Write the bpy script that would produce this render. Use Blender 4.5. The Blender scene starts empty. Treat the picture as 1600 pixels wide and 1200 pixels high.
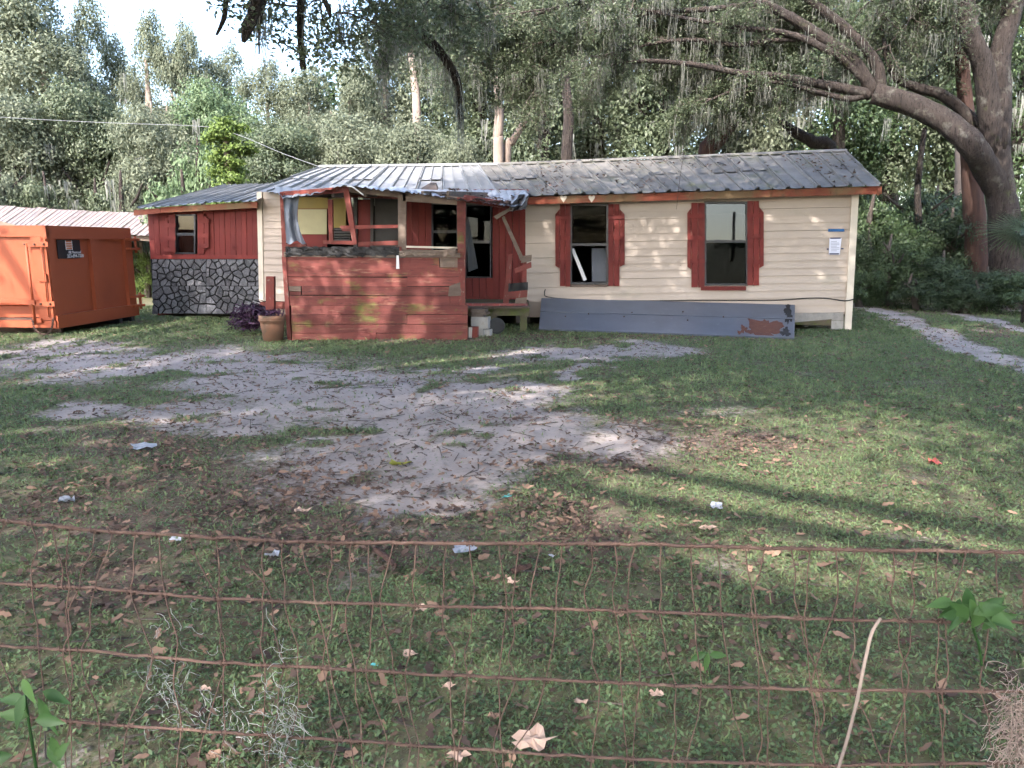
import bpy, math, random
import numpy as np
from mathutils import Vector

# ------------------------------------------------------------------ camera, world, sun, exposure
sc = bpy.context.scene
COL = sc.collection
PITCH = math.radians(10.5)
CAM = Vector((0, 0, 1.7))
cd = bpy.data.cameras.new('camera'); cam = bpy.data.objects.new('camera', cd); COL.objects.link(cam)
cam.location = CAM; cam.rotation_euler = (math.pi/2 - PITCH, 0, 0)
cd.sensor_width = 36; cd.lens = 27.0; cd.clip_end = 2000; cd.clip_start = 0.05
sc.camera = cam
SUN_EL, SUN_AZ = 43.0, 207.0        # azimuth clockwise from +Y (where the sun stands)
w = bpy.data.worlds.new('World'); sc.world = w; w.use_nodes = True
nt = w.node_tree; bg = nt.nodes['Background']
sky = nt.nodes.new('ShaderNodeTexSky'); sky.sky_type = 'NISHITA'; sky.sun_disc = False
sky.sun_elevation = math.radians(SUN_EL); sky.sun_rotation = math.radians(SUN_AZ)
sky.air_density = 1.0; sky.dust_density = 2.5
nt.links.new(sky.outputs[0], bg.inputs[0]); bg.inputs[1].default_value = 0.15
sd = bpy.data.lights.new('sun', 'SUN'); sun = bpy.data.objects.new('sun', sd); COL.objects.link(sun)
sd.energy = 2.1; sd.angle = math.radians(0.55); sd.color = (1.0, 0.955, 0.90)
az, el = math.radians(SUN_AZ), math.radians(SUN_EL)
TOSUN = Vector((math.sin(az)*math.cos(el), math.cos(az)*math.cos(el), math.sin(el)))
sun.rotation_euler = TOSUN.to_track_quat('Z', 'Y').to_euler()
sun.location = TOSUN*60
sc.view_settings.view_transform = 'Standard'; sc.view_settings.look = 'None'
sc.view_settings.exposure = 2.55; sc.view_settings.gamma = 1.0
sc.view_settings.use_curve_mapping = False
sc.render.engine = 'CYCLES'
sc.cycles.max_bounces = 4; sc.cycles.diffuse_bounces = 2; sc.cycles.glossy_bounces = 2
sc.cycles.use_adaptive_sampling = True; sc.cycles.adaptive_threshold = 0.04; sc.cycles.adaptive_min_samples = 12
sc.cycles.transparent_max_bounces = 6; sc.cycles.transmission_bounces = 2
sc.cycles.use_denoising = True

# ------------------------------------------------------------------ survey helpers (measured points -> world)
cp, sp_ = math.cos(PITCH), math.sin(PITCH)
def ray(px, py):
    x, y = (px-800)/1200.0, -(py-600)/1200.0
    return Vector((x, cp + y*sp_, -sp_ + y*cp))
def at_y(px, py, Y):
    d = ray(px, py); return CAM + d*((Y-CAM.y)/d.y)
def at_g(px, py, z=0.0):
    d = ray(px, py); return CAM + d*((z-CAM.z)/d.z)
WA, WB = Vector((-8.45, 17.86, 0)), Vector((6.63, 15.0, 0))
WU = (WB-WA).normalized(); WN = Vector((WU.y, -WU.x, 0))      # WN points out to the yard
def wall(px, py, off=0.0):
    d = ray(px, py); o = WA + WN*off
    return CAM + d*((o-CAM).dot(WN)/d.dot(WN))
def to_px(X, Y, Z):
    x = X-CAM.x; y = Y-CAM.y; z = Z-CAM.z
    f = y*cp - z*sp_; u = y*sp_ + z*cp
    return 800+1200*x/f, 600-1200*u/f

# ------------------------------------------------------------------ objects
def setp(o, label=None, cat=None, group=None, kind=None):
    if label: o['label'] = label
    if cat: o['category'] = cat
    if group: o['group'] = group
    if kind: o['kind'] = kind
    return o
def thing(name, label, cat, loc, group=None):
    o = bpy.data.objects.new(name, None); COL.objects.link(o); o.location = loc
    o.empty_display_size = 0.2
    return setp(o, label, cat, group)
WLOC = {}
def wloc(o):
    v = Vector((0, 0, 0))
    while o is not None:
        v = v + o.location; o = o.parent
    return v
def part(name, parent):            # an empty standing for a part that has pieces
    o = bpy.data.objects.new(name, None); COL.objects.link(o); o.parent = parent; o.empty_display_size = 0.1
    return o
def link(name, me, mat, parent=None):
    o = bpy.data.objects.new(name, me); COL.objects.link(o)
    if mat is not None: me.materials.append(mat)
    if parent is not None: o.parent = parent
    return o
def mesh(name, V, F, mat, parent=None, smooth=False):
    """V in world space; the object sits at its parent's base, or at its own centre-bottom when top-level"""
    if parent is not None: off = wloc(parent)
    else:
        a = np.array([tuple(v) for v in V]); off = Vector(((a[:,0].min()+a[:,0].max())/2, (a[:,1].min()+a[:,1].max())/2, a[:,2].min()))
    me = bpy.data.meshes.new(name)
    me.from_pydata([tuple(Vector(v)-off) for v in V], [], F); me.update()
    if smooth: me.polygons.foreach_set('use_smooth', [True]*len(me.polygons))
    o = link(name, me, mat, parent)
    if parent is None: o.location = off
    return o
def mesh_np(name, V, F, mat, parent=None, tint=None, loc=(0,0,0), smooth=False):
    """V (n,3), F (m,k) numpy, local coordinates"""
    me = bpy.data.meshes.new(name); V = np.asarray(V, np.float32); F = np.asarray(F, np.int32)
    k = F.shape[1]
    me.vertices.add(len(V)); me.vertices.foreach_set('co', V.ravel())
    me.loops.add(F.size); me.loops.foreach_set('vertex_index', F.ravel())
    me.polygons.add(len(F)); me.polygons.foreach_set('loop_start', np.arange(0, F.size, k, dtype=np.int32))
    try: me.polygons.foreach_set('loop_total', np.full(len(F), k, np.int32))
    except Exception: pass
    if smooth: me.polygons.foreach_set('use_smooth', np.ones(len(F), bool))
    me.update(calc_edges=True)
    if tint is not None:
        a = me.attributes.new('tint', 'FLOAT', 'FACE'); a.data.foreach_set('value', np.asarray(tint, np.float32))
    o = link(name, me, mat, parent); o.location = loc
    return o
BOXF = [(0,3,2,1),(4,5,6,7),(0,1,5,4),(1,2,6,5),(2,3,7,6),(3,0,4,7)]
def slab_v(q, ext):
    q = [Vector(p) for p in q]; ext = Vector(ext)
    return q + [p+ext for p in q]
def slab(name, q, ext, mat, parent=None):
    """four corner points (in order) and the extrusion that gives the thickness"""
    return mesh(name, slab_v(q, ext), BOXF, mat, parent)
def join_slabs(name, L, mat, parent=None):
    V, F = [], []
    for q, e in L:
        b = len(V); V += slab_v(q, e); F += [tuple(i+b for i in f) for f in BOXF]
    return mesh(name, V, F, mat, parent)
def wq(x0, y0, x1, y1, off=0.0):   # an upright rectangle on the front wall
    return [wall(x0,y0,off), wall(x1,y0,off), wall(x1,y1,off), wall(x0,y1,off)]
def yq(x0, y0, x1, y1, Y):
    return [at_y(x0,y0,Y), at_y(x1,y0,Y), at_y(x1,y1,Y), at_y(x0,y1,Y)]
def bar_v(a, b, wd, th, up=(0,0,1)):
    a, b = Vector(a), Vector(b); d = (b-a).normalized(); s = d.cross(Vector(up))
    if s.length < 1e-3: s = d.cross(Vector((0,1,0)))
    s.normalize(); t = s.cross(d)
    q = [a-s*wd/2-t*th/2, b-s*wd/2-t*th/2, b+s*wd/2-t*th/2, a+s*wd/2-t*th/2]
    return q, t*th
def bar(name, a, b, wd, th, mat, parent=None, up=(0,0,1)):
    q, e = bar_v(a, b, wd, th, up); return slab(name, q, e, mat, parent)
def smooth_path(P, n):
    P = [Vector(p) for p in P]
    if len(P) == 2: return [P[0].lerp(P[1], i/n) for i in range(n+1)]
    out = []; m = len(P)-1
    for i in range(n+1):
        t = i/n*m; k = min(int(t), m-1); f = t-k
        p0, p1, p2, p3 = P[max(k-1,0)], P[k], P[k+1], P[min(k+2,m)]
        out.append(0.5*((2*p1)+(p2-p0)*f+(2*p0-5*p1+4*p2-p3)*f*f+(3*p1-p0-3*p2+p3)*f*f*f))
    return out
class Tubes:
    def __init__(s): s.V, s.F = [], []
    def add(s, P, R, n=None, sides=8, rough=0.0, rng=random, cap=True):
        if n: 
            m = len(R)-1; R = [R[min(int(i/n*m), m-1)]*(1-(i/n*m-min(int(i/n*m),m-1))) + R[min(int(i/n*m),m-1)+1]*(i/n*m-min(int(i/n*m),m-1)) for i in range(n+1)]
            P = smooth_path(P, n)
        else: P = [Vector(p) for p in P]
        b0 = len(s.V); ref = Vector((0.31, 0.83, 0.2))
        for i, p in enumerate(P):
            t = (P[min(i+1,len(P)-1)]-P[max(i-1,0)]).normalized()
            u = t.cross(ref)
            if u.length < 1e-3: u = t.cross(Vector((1,0,0)))
            u.normalize(); v = t.cross(u); ref = v.cross(t) if False else ref
            for k in range(sides):
                a = 2*math.pi*k/sides; r = R[i]*(1+rough*(rng.random()-0.5)*2)
                s.V.append(tuple(p+u*math.cos(a)*r+v*math.sin(a)*r))
        for i in range(len(P)-1):
            for k in range(sides):
                a = b0+i*sides+k; b = b0+i*sides+(k+1)%sides
                s.F.append((a, b, b+sides, a+sides))
        if cap:
            s.F.append(tuple(b0+k for k in range(sides-1,-1,-1)))
            e = b0+(len(P)-1)*sides; s.F.append(tuple(e+k for k in range(sides)))
    def build(s, name, mat, parent=None, smooth=True): return mesh(name, s.V, s.F, mat, parent, smooth)
def tube(name, P, R, mat, parent=None, n=None, sides=8, rough=0.0):
    t = Tubes(); t.add(P, R, n, sides, rough); return t.build(name, mat, parent)
def lathe(name, prof, base, mat, parent=None, sides=28):
    V, F = [], []
    for r, z in prof:
        for k in range(sides):
            a = 2*math.pi*k/sides; V.append((base[0]+r*math.cos(a), base[1]+r*math.sin(a), base[2]+z))
    for i in range(len(prof)-1):
        for k in range(sides):
            a = i*sides+k; b = i*sides+(k+1)%sides; F.append((a, b, b+sides, a+sides))
    return mesh(name, V, F, mat, parent, True)

# ------------------------------------------------------------------ noise in python
def hash2(i, j, s):
    h = np.sin(i*127.1+j*311.7+s*74.7)*43758.5453; return h-np.floor(h)
def vn(x, y, s=0):
    xi, yi = np.floor(x), np.floor(y); fx, fy = x-xi, y-yi; fx = fx*fx*(3-2*fx); fy = fy*fy*(3-2*fy)
    return (hash2(xi,yi,s)*(1-fx)+hash2(xi+1,yi,s)*fx)*(1-fy)+(hash2(xi,yi+1,s)*(1-fx)+hash2(xi+1,yi+1,s)*fx)*fy
def fbm(x, y, s=0, o=4):
    r = 0; a = 0.5
    for k in range(o): r = r+a*vn(x*2**k, y*2**k, s+k*3); a *= 0.5
    return r/(1-0.5**o)

# ------------------------------------------------------------------ materials
def mix_rgb(nt, f, a, b, mode='MIX'):
    n = nt.nodes.new('ShaderNodeMix'); n.data_type = 'RGBA'; n.blend_type = mode
    for s, v in ((n.inputs[0], f), (n.inputs[6], a), (n.inputs[7], b)):
        if hasattr(v, 'is_linked') or hasattr(v, 'links'): nt.links.new(v, s)
        else: s.default_value = v if not isinstance(v, tuple) else (*v, 1)
    return n.outputs[2]
def ramp(nt, src, p0, p1, c0=(0,0,0), c1=(1,1,1)):
    n = nt.nodes.new('ShaderNodeValToRGB'); n.color_ramp.elements[0].position = p0; n.color_ramp.elements[1].position = p1
    n.color_ramp.elements[0].color = (*c0,1); n.color_ramp.elements[1].color = (*c1,1)
    nt.links.new(src, n.inputs[0]); return n.outputs[0]
def noise(nt, co, scale, detail=4, rough=0.6, stretch=None):
    if stretch:
        m = nt.nodes.new('ShaderNodeMapping'); m.inputs['Scale'].default_value = stretch; nt.links.new(co, m.inputs[0]); co = m.outputs[0]
    n = nt.nodes.new('ShaderNodeTexNoise'); n.inputs['Scale'].default_value = scale; n.inputs['Detail'].default_value = detail
    n.inputs['Roughness'].default_value = rough; nt.links.new(co, n.inputs['Vector']); return n.outputs[0]
def mat(name, c1, c2=None, scale=6, rough=0.75, metal=0.0, bump=0.0, bscale=None, stretch=None, patches=(), vary=0.0, spec=0.3):
    """base colour wandering between c1 and c2, then patches (colour, scale, low, high, stretch) of wear on top"""
    m = bpy.data.materials.new(name); m.use_nodes = True; nt = m.node_tree; b = nt.nodes['Principled BSDF']
    co = nt.nodes.new('ShaderNodeNewGeometry').outputs['Position']
    n1 = noise(nt, co, scale, 6, 0.65, stretch)
    col = mix_rgb(nt, ramp(nt, n1, 0.3, 0.7), c1, c2 or c1)
    for k, (pc, ps, lo, hi, st) in enumerate(patches):
        col = mix_rgb(nt, ramp(nt, noise(nt, co, ps, 7, 0.7, st), lo, hi), col, pc)
    if vary:
        oi = nt.nodes.new('ShaderNodeObjectInfo'); mp = nt.nodes.new('ShaderNodeMapRange')
        mp.inputs[3].default_value = 1-vary; mp.inputs[4].default_value = 1+vary
        nt.links.new(oi.outputs['Random'], mp.inputs[0])
        v = nt.nodes.new('ShaderNodeVectorMath'); v.operation = 'SCALE'; nt.links.new(col, v.inputs[0]); nt.links.new(mp.outputs[0], v.inputs['Scale']); col = v.outputs[0]
    nt.links.new(col, b.inputs['Base Color'])
    b.inputs['Roughness'].default_value = rough; b.inputs['Metallic'].default_value = metal; b.inputs['Specular IOR Level'].default_value = spec
    if bump:
        bn = nt.nodes.new('ShaderNodeBump'); bn.inputs['Strength'].default_value = bump; bn.inputs['Distance'].default_value = 0.02
        nt.links.new(noise(nt, co, bscale or scale*4, 6, 0.7, stretch), bn.inputs['Height']); nt.links.new(bn.outputs[0], b.inputs['Normal'])
    return m
def leafmat(name, c0, c1, trans=0.3, rough=0.5, spec=0.25):
    m = bpy.data.materials.new(name); m.use_nodes = True; nt = m.node_tree; b = nt.nodes['Principled BSDF']
    a = nt.nodes.new('ShaderNodeAttribute'); a.attribute_name = 'tint'
    col = mix_rgb(nt, a.outputs['Fac'], c0, c1)
    nt.links.new(col, b.inputs['Base Color']); b.inputs['Roughness'].default_value = rough; b.inputs['Specular IOR Level'].default_value = spec
    tr = nt.nodes.new('ShaderNodeBsdfTranslucent'); nt.links.new(col, tr.inputs[0])
    mx = nt.nodes.new('ShaderNodeMixShader'); mx.inputs[0].default_value = trans
    nt.links.new(b.outputs[0], mx.inputs[1]); nt.links.new(tr.outputs[0], mx.inputs[2])
    nt.links.new(mx.outputs[0], nt.nodes['Material Output'].inputs[0]); return m
def glassmat(name, tintc=(0.8,0.85,0.85), refl=1.0):
    m = bpy.data.materials.new(name); m.use_nodes = True; nt = m.node_tree; nt.nodes.remove(nt.nodes['Principled BSDF'])
    t = nt.nodes.new('ShaderNodeBsdfTransparent'); t.inputs[0].default_value = (*tintc,1)
    g = nt.nodes.new('ShaderNodeBsdfGlossy'); g.inputs['Roughness'].default_value = 0.015; g.inputs[0].default_value = (0.9,0.95,1,1)
    fr = nt.nodes.new('ShaderNodeFresnel'); fr.inputs[0].default_value = 1.9
    mp = nt.nodes.new('ShaderNodeMath'); mp.operation = 'MULTIPLY_ADD'; mp.inputs[1].default_value = refl; mp.inputs[2].default_value = 0.12*refl
    nt.links.new(fr.outputs[0], mp.inputs[0])
    mx = nt.nodes.new('ShaderNodeMixShader'); nt.links.new(mp.outputs[0], mx.inputs[0]); nt.links.new(t.outputs[0], mx.inputs[1]); nt.links.new(g.outputs[0], mx.inputs[2])
    nt.links.new(mx.outputs[0], nt.nodes['Material Output'].inputs[0]); return m

M = {}
M['cream'] = mat('cream_vinyl', (0.43,0.352,0.295), (0.485,0.40,0.338), 1.3, 0.55, bump=0.05, patches=[((0.36,0.32,0.25), 1.1, 0.56, 0.85, (1,1,3)), ((0.50,0.42,0.33), 9, 0.55, 0.8, (0.6,0.6,4))], vary=0.05)
M['trim'] = mat('white_trim', (0.68,0.60,0.50), (0.58,0.50,0.42), 3, 0.6, patches=[((0.4,0.36,0.3), 8, 0.6, 0.8, None)])
M['red'] = mat('red_paint', (0.175,0.026,0.020), (0.125,0.020,0.017), 3, 0.7, bump=0.15, stretch=(1,1,0.25), patches=[((0.09,0.03,0.025), 9, 0.58, 0.8, None)], vary=0.12)
M['redplank'] = mat('weathered_red_plank', (0.21,0.058,0.048), (0.125,0.038,0.033), 3.5, 0.8, bump=0.35, bscale=30, stretch=(0.35,1,2.2),
    patches=[((0.30,0.16,0.11), 5, 0.56, 0.70, (0.4,1,2.5)), ((0.13,0.15,0.035), 1.7, 0.545, 0.70, (0.8,1,1.6)), ((0.05,0.03,0.026), 14, 0.56, 0.70, (0.3,1,3)), ((0.06,0.04,0.035), 2.6, 0.60, 0.80, (0.5,1,2))], vary=0.28)
M['fascia'] = mat('fascia_red', (0.25,0.062,0.032), (0.17,0.045,0.028), 3, 0.7, bump=0.2, patches=[((0.16,0.10,0.05), 1.1, 0.46, 0.62, (1,1,1)), ((0.06,0.045,0.03), 3.5, 0.58, 0.72, (1,1,0.6))], vary=0.1)
M['rawwood'] = mat('grey_raw_wood', (0.20,0.15,0.12), (0.11,0.08,0.065), 5, 0.85, bump=0.5, bscale=40, stretch=(0.4,1,1.2), patches=[((0.30,0.25,0.2), 8, 0.6, 0.75, None)], vary=0.2)
M['redwood'] = mat('peeling_red_wood', (0.24,0.055,0.045), (0.14,0.05,0.042), 5, 0.8, bump=0.3, patches=[((0.27,0.2,0.16), 10, 0.58, 0.68, (1.5,1,0.7))], vary=0.15)
M['mossywood'] = mat('mossy_deck_wood', (0.14,0.11,0.08), (0.08,0.09,0.035), 4, 0.9, bump=0.4, patches=[((0.11,0.14,0.03), 5, 0.5, 0.7, None)])
M['tar'] = mat('black_tar_felt', (0.018,0.017,0.018), (0.04,0.038,0.038), 7, 0.75, bump=0.6, patches=[((0.22,0.2,0.17), 16, 0.66, 0.72, None)])
M['tin'] = mat('galvanised_tin', (0.265,0.262,0.26), (0.18,0.178,0.175), 1.6, 0.6, metal=0.1, bump=0.1, patches=[((0.20,0.19,0.19), 3, 0.56, 0.75, (1,1,1)), ((0.22,0.16,0.12), 7, 0.66, 0.78, None)], vary=0.10)
M['oldtin'] = mat('old_mossy_tin', (0.20,0.185,0.17), (0.12,0.112,0.10), 2.2, 0.65, metal=0.15, bump=0.3, patches=[((0.10,0.11,0.045), 1.5, 0.55, 0.75, None), ((0.24,0.23,0.22), 5, 0.6, 0.75, None), ((0.05,0.04,0.033), 8, 0.60, 0.72, None)], vary=0.14)
M['rib'] = mat('roof_seam', (0.21,0.20,0.18), (0.12,0.115,0.1), 5, 0.7)
M['ruintin'] = mat('bent_rusting_tin', (0.40,0.41,0.44), (0.26,0.26,0.28), 4, 0.45, metal=0.45, bump=0.4, patches=[((0.16,0.08,0.05), 5, 0.56, 0.66, None), ((0.05,0.045,0.04), 9, 0.6, 0.7, None)])
M['frame'] = mat('dark_bronze_frame', (0.035,0.037,0.042), (0.06,0.06,0.065), 6, 0.4, metal=0.4)
M['glass'] = glassmat('window_glass', (0.5,0.55,0.55), 0.15)
M['dimglass'] = glassmat('dim_tinted_glass', (0.3,0.33,0.35), 0.045)  # dark tint and weak reflection keep these panes dim
M['blackglass'] = glassmat('near_black_glass', (0.25,0.27,0.28), 0.012)  # darkest tint, almost no reflection
M['shrubglass'] = glassmat('reflecting_lower_glass', (0.3,0.33,0.35), 0.10)
M['dark'] = mat('interior_dark', (0.025,0.023,0.022), (0.016,0.015,0.015), 3, 0.9)  # shade of the rooms put into this near-black colour
M['inside'] = mat('interior_panel', (0.075,0.07,0.066), (0.05,0.046,0.042), 2, 0.8)  # colour darkened to stand in for the shade indoors
M['yellow'] = mat('pale_yellow_board', (0.44,0.39,0.22), (0.38,0.34,0.2), 3, 0.7)
M['ochre'] = mat('ochre_board', (0.26,0.19,0.05), (0.22,0.16,0.05), 3, 0.7)
M['greyscreen'] = mat('grey_fabric', (0.11,0.125,0.16), (0.17,0.185,0.22), 3, 0.75, stretch=(3,3,0.6))
M['stone'] = mat('faux_stone', (0.17,0.17,0.185), (0.075,0.075,0.085), 9, 0.8, bump=0.8, bscale=30, patches=[((0.30,0.30,0.32), 26, 0.55, 0.68, None), ((0.04,0.04,0.045), 12, 0.6, 0.75, None)], vary=0.3)
M['mortar'] = mat('black_mortar', (0.012,0.012,0.014), (0.02,0.02,0.022), 8, 0.9)
M['orange'] = mat('orange_dumpster_paint', (0.34,0.080,0.034), (0.285,0.066,0.030), 1.2, 0.5, bump=0.06, patches=[((0.30,0.07,0.035), 5, 0.62, 0.8, (1,1,0.3)), ((0.12,0.05,0.03), 13, 0.70, 0.76, None)])
M['steelrust'] = mat('rusty_steel', (0.10,0.06,0.045), (0.05,0.035,0.03), 12, 0.8)
M['signblack'] = mat('sign_black', (0.014,0.015,0.018), (0.018,0.018,0.022), 5, 0.4)
M['signorange'] = mat('sign_orange', (0.55,0.19,0.08), (0.5,0.16,0.07), 5, 0.5)
M['white'] = mat('white_print', (0.75,0.73,0.74), (0.7,0.7,0.7), 5, 0.6)
M['paper'] = mat('notice_paper', (0.70,0.70,0.80), (0.64,0.65,0.76), 30, 0.8)
M['ink'] = mat('grey_ink', (0.30,0.31,0.40), (0.36,0.36,0.45), 30, 0.8)
M['bluetape'] = mat('blue_tape', (0.02,0.10,0.26), (0.03,0.12,0.3), 6, 0.6)
M['darktape'] = mat('dark_blue_tape', (0.03,0.035,0.09), (0.04,0.045,0.11), 6, 0.6)
M['concrete'] = mat('concrete_block', (0.42,0.39,0.36), (0.30,0.28,0.26), 7, 0.9, bump=0.5, patches=[((0.16,0.15,0.11), 6, 0.58, 0.75, None)], vary=0.15)
M['brick'] = mat('painted_brick', (0.26,0.06,0.045), (0.20,0.05,0.04), 7, 0.85, bump=0.3)
M['rubber'] = mat('black_rubber', (0.02,0.021,0.024), (0.035,0.036,0.04), 6, 0.6)
M['terracotta'] = mat('old_terracotta', (0.24,0.11,0.065), (0.15,0.10,0.07), 5, 0.85, bump=0.3, patches=[((0.10,0.11,0.07), 5, 0.55, 0.75, None), ((0.30,0.22,0.17), 9, 0.6, 0.75, None)])
M['sheet'] = mat('grey_painted_sheet', (0.155,0.175,0.215), (0.125,0.14,0.175), 1.6, 0.45, metal=0.35, bump=0.05, patches=[((0.20,0.22,0.26), 5, 0.6, 0.8, (1,1,0.3)), ((0.03,0.03,0.03), 30, 0.74, 0.78, None)])
M['rust'] = mat('rust_patch', (0.14,0.055,0.035), (0.09,0.035,0.025), 8, 0.9, bump=0.4, patches=[((0.19,0.10,0.07), 14, 0.58, 0.7, None)])
M['peel'] = mat('black_peel', (0.012,0.012,0.014), (0.03,0.03,0.03), 8, 0.8)
M['cable'] = mat('black_cable', (0.02,0.02,0.02), (0.03,0.03,0.03), 8, 0.6)
M['alu'] = mat('pale_power_cable', (0.24,0.25,0.26), (0.2,0.2,0.21), 8, 0.5)
M['wire'] = mat('rusted_wire', (0.16,0.095,0.072), (0.095,0.06,0.05), 22, 0.85, bump=0.5, bscale=120, patches=[((0.25,0.18,0.13), 18, 0.56, 0.7, None)])
M['bark'] = mat('oak_bark', (0.066,0.050,0.043), (0.035,0.028,0.025), 5, 0.95, bump=1.0, bscale=11, stretch=(2.4,2.4,0.45), patches=[((0.018,0.014,0.013), 12, 0.52, 0.62, (2.4,2.4,0.4)), ((0.15,0.14,0.12), 3, 0.55, 0.72, None), ((0.075,0.085,0.03), 2, 0.60, 0.76, None)])
M['bark'].node_tree.nodes['Bump'].inputs['Distance'].default_value = 0.08
M['redbark'] = mat('reddish_bark', (0.095,0.05,0.037), (0.045,0.027,0.023), 5, 0.95, bump=1.0, bscale=9, stretch=(2.5,2.5,0.4))
M['palebark'] = mat('pale_bark', (0.36,0.28,0.23), (0.22,0.17,0.145), 4, 0.9, bump=0.6, stretch=(2,2,0.5), patches=[((0.10,0.08,0.07), 5, 0.58, 0.72, None)])
M['twig'] = mat('twig', (0.055,0.043,0.036), (0.085,0.07,0.06), 9, 0.9)
M['moss'] = leafmat('spanish_moss', (0.16,0.165,0.14), (0.30,0.30,0.27), 0.35, 0.9, 0.05)
M['leaf_oak'] = leafmat('live_oak_leaf', (0.064,0.088,0.046), (0.155,0.182,0.108), 0.36, 0.5, 0.4)
M['leaf_grey'] = leafmat('grey_green_leaf', (0.105,0.126,0.08), (0.23,0.25,0.17), 0.38, 0.55, 0.3)
M['leaf_dark'] = leafmat('dark_leaf', (0.032,0.056,0.022), (0.080,0.120,0.045), 0.25, 0.5, 0.4)
M['leaf_yel'] = leafmat('yellow_green_leaf', (0.085,0.13,0.030), (0.17,0.235,0.06), 0.35, 0.5)
M['leaf_blue'] = leafmat('pale_broad_leaf', (0.085,0.135,0.065), (0.175,0.235,0.12), 0.3, 0.45)
M['leaf_near'] = leafmat('near_leaf', (0.035,0.085,0.025), (0.085,0.16,0.05), 0.35, 0.4)
M['leaf_under'] = leafmat('undergrowth_leaf', (0.022,0.040,0.018), (0.060,0.092,0.038), 0.22, 0.5, 0.4)
M['purple'] = leafmat('purple_leaf', (0.030,0.016,0.034), (0.085,0.035,0.075), 0.2, 0.5)
M['palm'] = leafmat('palm_leaf', (0.045,0.072,0.034), (0.10,0.135,0.07), 0.2, 0.65)
M['grass'] = leafmat('grass_blade', (0.075,0.115,0.050), (0.205,0.255,0.115), 0.3, 0.55)
M['cover'] = leafmat('ground_cover_leaf', (0.056,0.098,0.045), (0.165,0.225,0.105), 0.3, 0.5)
M['deadleaf'] = leafmat('dead_leaf', (0.085,0.055,0.044), (0.32,0.20,0.14), 0.15, 0.8)
M['straw'] = leafmat('dry_straw', (0.35,0.29,0.24), (0.5,0.45,0.40), 0.2, 0.8)

# ------------------------------------------------------------------ ground: one sheet, cover painted as what grows or lies there
SAND = [(230,572,270,26),(90,552,120,16),(560,622,250,42),(420,600,160,28),(640,690,230,52),(600,745,170,42),(650,800,75,36),(800,655,130,40),(330,655,150,18),
        (930,552,150,13),(700,573,60,6),(850,548,60,7),(910,582,40,6),(900,690,150,34),(760,690,170,45),(760,610,120,14),(120,645,70,9)]
TRACK = [[(1335,474),(1390,492),(1450,515),(1520,545)],[(1360,466),(1440,478),(1520,496),(1620,520)],[(1500,548),(1580,565),(1660,590)]]
LITTER = [(360,770,270,75),(930,705,230,38),(560,850,200,40),(250,705,170,40),(1120,690,150,30),(150,940,150,50),(900,820,200,40),(1480,482,170,17),(1560,520,60,14),(800,528,420,6),(120,800,200,40)]
def fields(X, Y):
    Z = np.zeros_like(X); Yc = np.maximum(Y, 1.6)
    px, py = to_px(X, Yc, Z)
    wx = (fbm(X*0.9, Y*0.9, 11)-0.5)*110; wy = (fbm(X*0.9+40, Y*0.9, 12)-0.5)*55
    wx = wx+(fbm(X*4, Y*4, 21, 3)-0.5)*50; wy = wy+(fbm(X*4+9, Y*4, 22, 3)-0.5)*26
    wy = wy*np.clip((py-420)/250, 0.25, 1.3)
    def ell(L):
        r = np.zeros_like(X)
        for cx, cy, rx, ry in L:
            q = np.sqrt(((px+wx-cx)/rx)**2+((py+wy-cy)/ry)**2); r = np.maximum(r, np.clip((1.72-q)/1.25, 0, 1))
        return r
    s = ell(SAND)
    for tr in TRACK:
        pts = [at_g(a, b) for a, b in tr]
        for a, b in zip(pts[:-1], pts[1:]):
            dx, dy = b.x-a.x, b.y-a.y; L2 = dx*dx+dy*dy
            t = np.clip(((X-a.x)*dx+(Y-a.y)*dy)/L2, 0, 1); d = np.hypot(X-a.x-t*dx, Y-a.y-t*dy)+(fbm(X*2, Y*2, 5)-0.5)*0.8
            s = np.maximum(s, np.clip((0.48-d)/0.35, 0, 1))
    s = s*(0.72+0.65*fbm(X*1.7+5, Y*1.7, 61, 4)); s = np.clip(s, 0, 1)
    l = ell(LITTER)*(0.35+0.9*fbm(X*2.3, Y*2.3, 63, 4)); l = np.clip(l, 0, 1)
    s = s*np.where(Y > 1.6, 1, 0); l = l*np.where(Y > 1.6, 1, 0)
    # broken small bare spots everywhere in the lawn
    n = fbm(X*1.3, Y*1.3, 31); s = np.maximum(s, np.clip((n-0.66)/0.15, 0, 1)*0.45)
    # tufts left standing in the sand
    t = fbm(X*2.2, Y*2.2, 41); s = s*np.clip((0.76-t)/0.14, 0.1, 1)
    return s, l
def height(X, Y):
    return (fbm(X*0.5, Y*0.5, 7)-0.5)*0.05 + (fbm(X*3, Y*3, 8)-0.5)*0.02
def axis(lo, hi, st, far):
    c = list(np.arange(lo, hi+1e-6, st)); a = []; d = st*2; x = hi
    while x < far: x += d; d *= 1.35; a.append(x)
    b = []; d = st*2; x = lo
    while x > -far: x -= d; d *= 1.35; b.append(x)
    return np.array(b[::-1]+c+a)
gx, gy = axis(-13, 14, 0.075, 900), axis(1.5, 20, 0.075, 900)
GX, GY = np.meshgrid(gx, gy); S, L = fields(GX, GY); GZ = height(GX, GY)*np.clip(1-(np.hypot(GX, GY-10)-16)/20, 0, 1)
nx, ny = len(gx), len(gy); idx = np.arange(nx*ny).reshape(ny, nx)
GF = np.stack([idx[:-1,:-1], idx[:-1,1:], idx[1:,1:], idx[1:,:-1]], -1).reshape(-1, 4)
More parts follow.
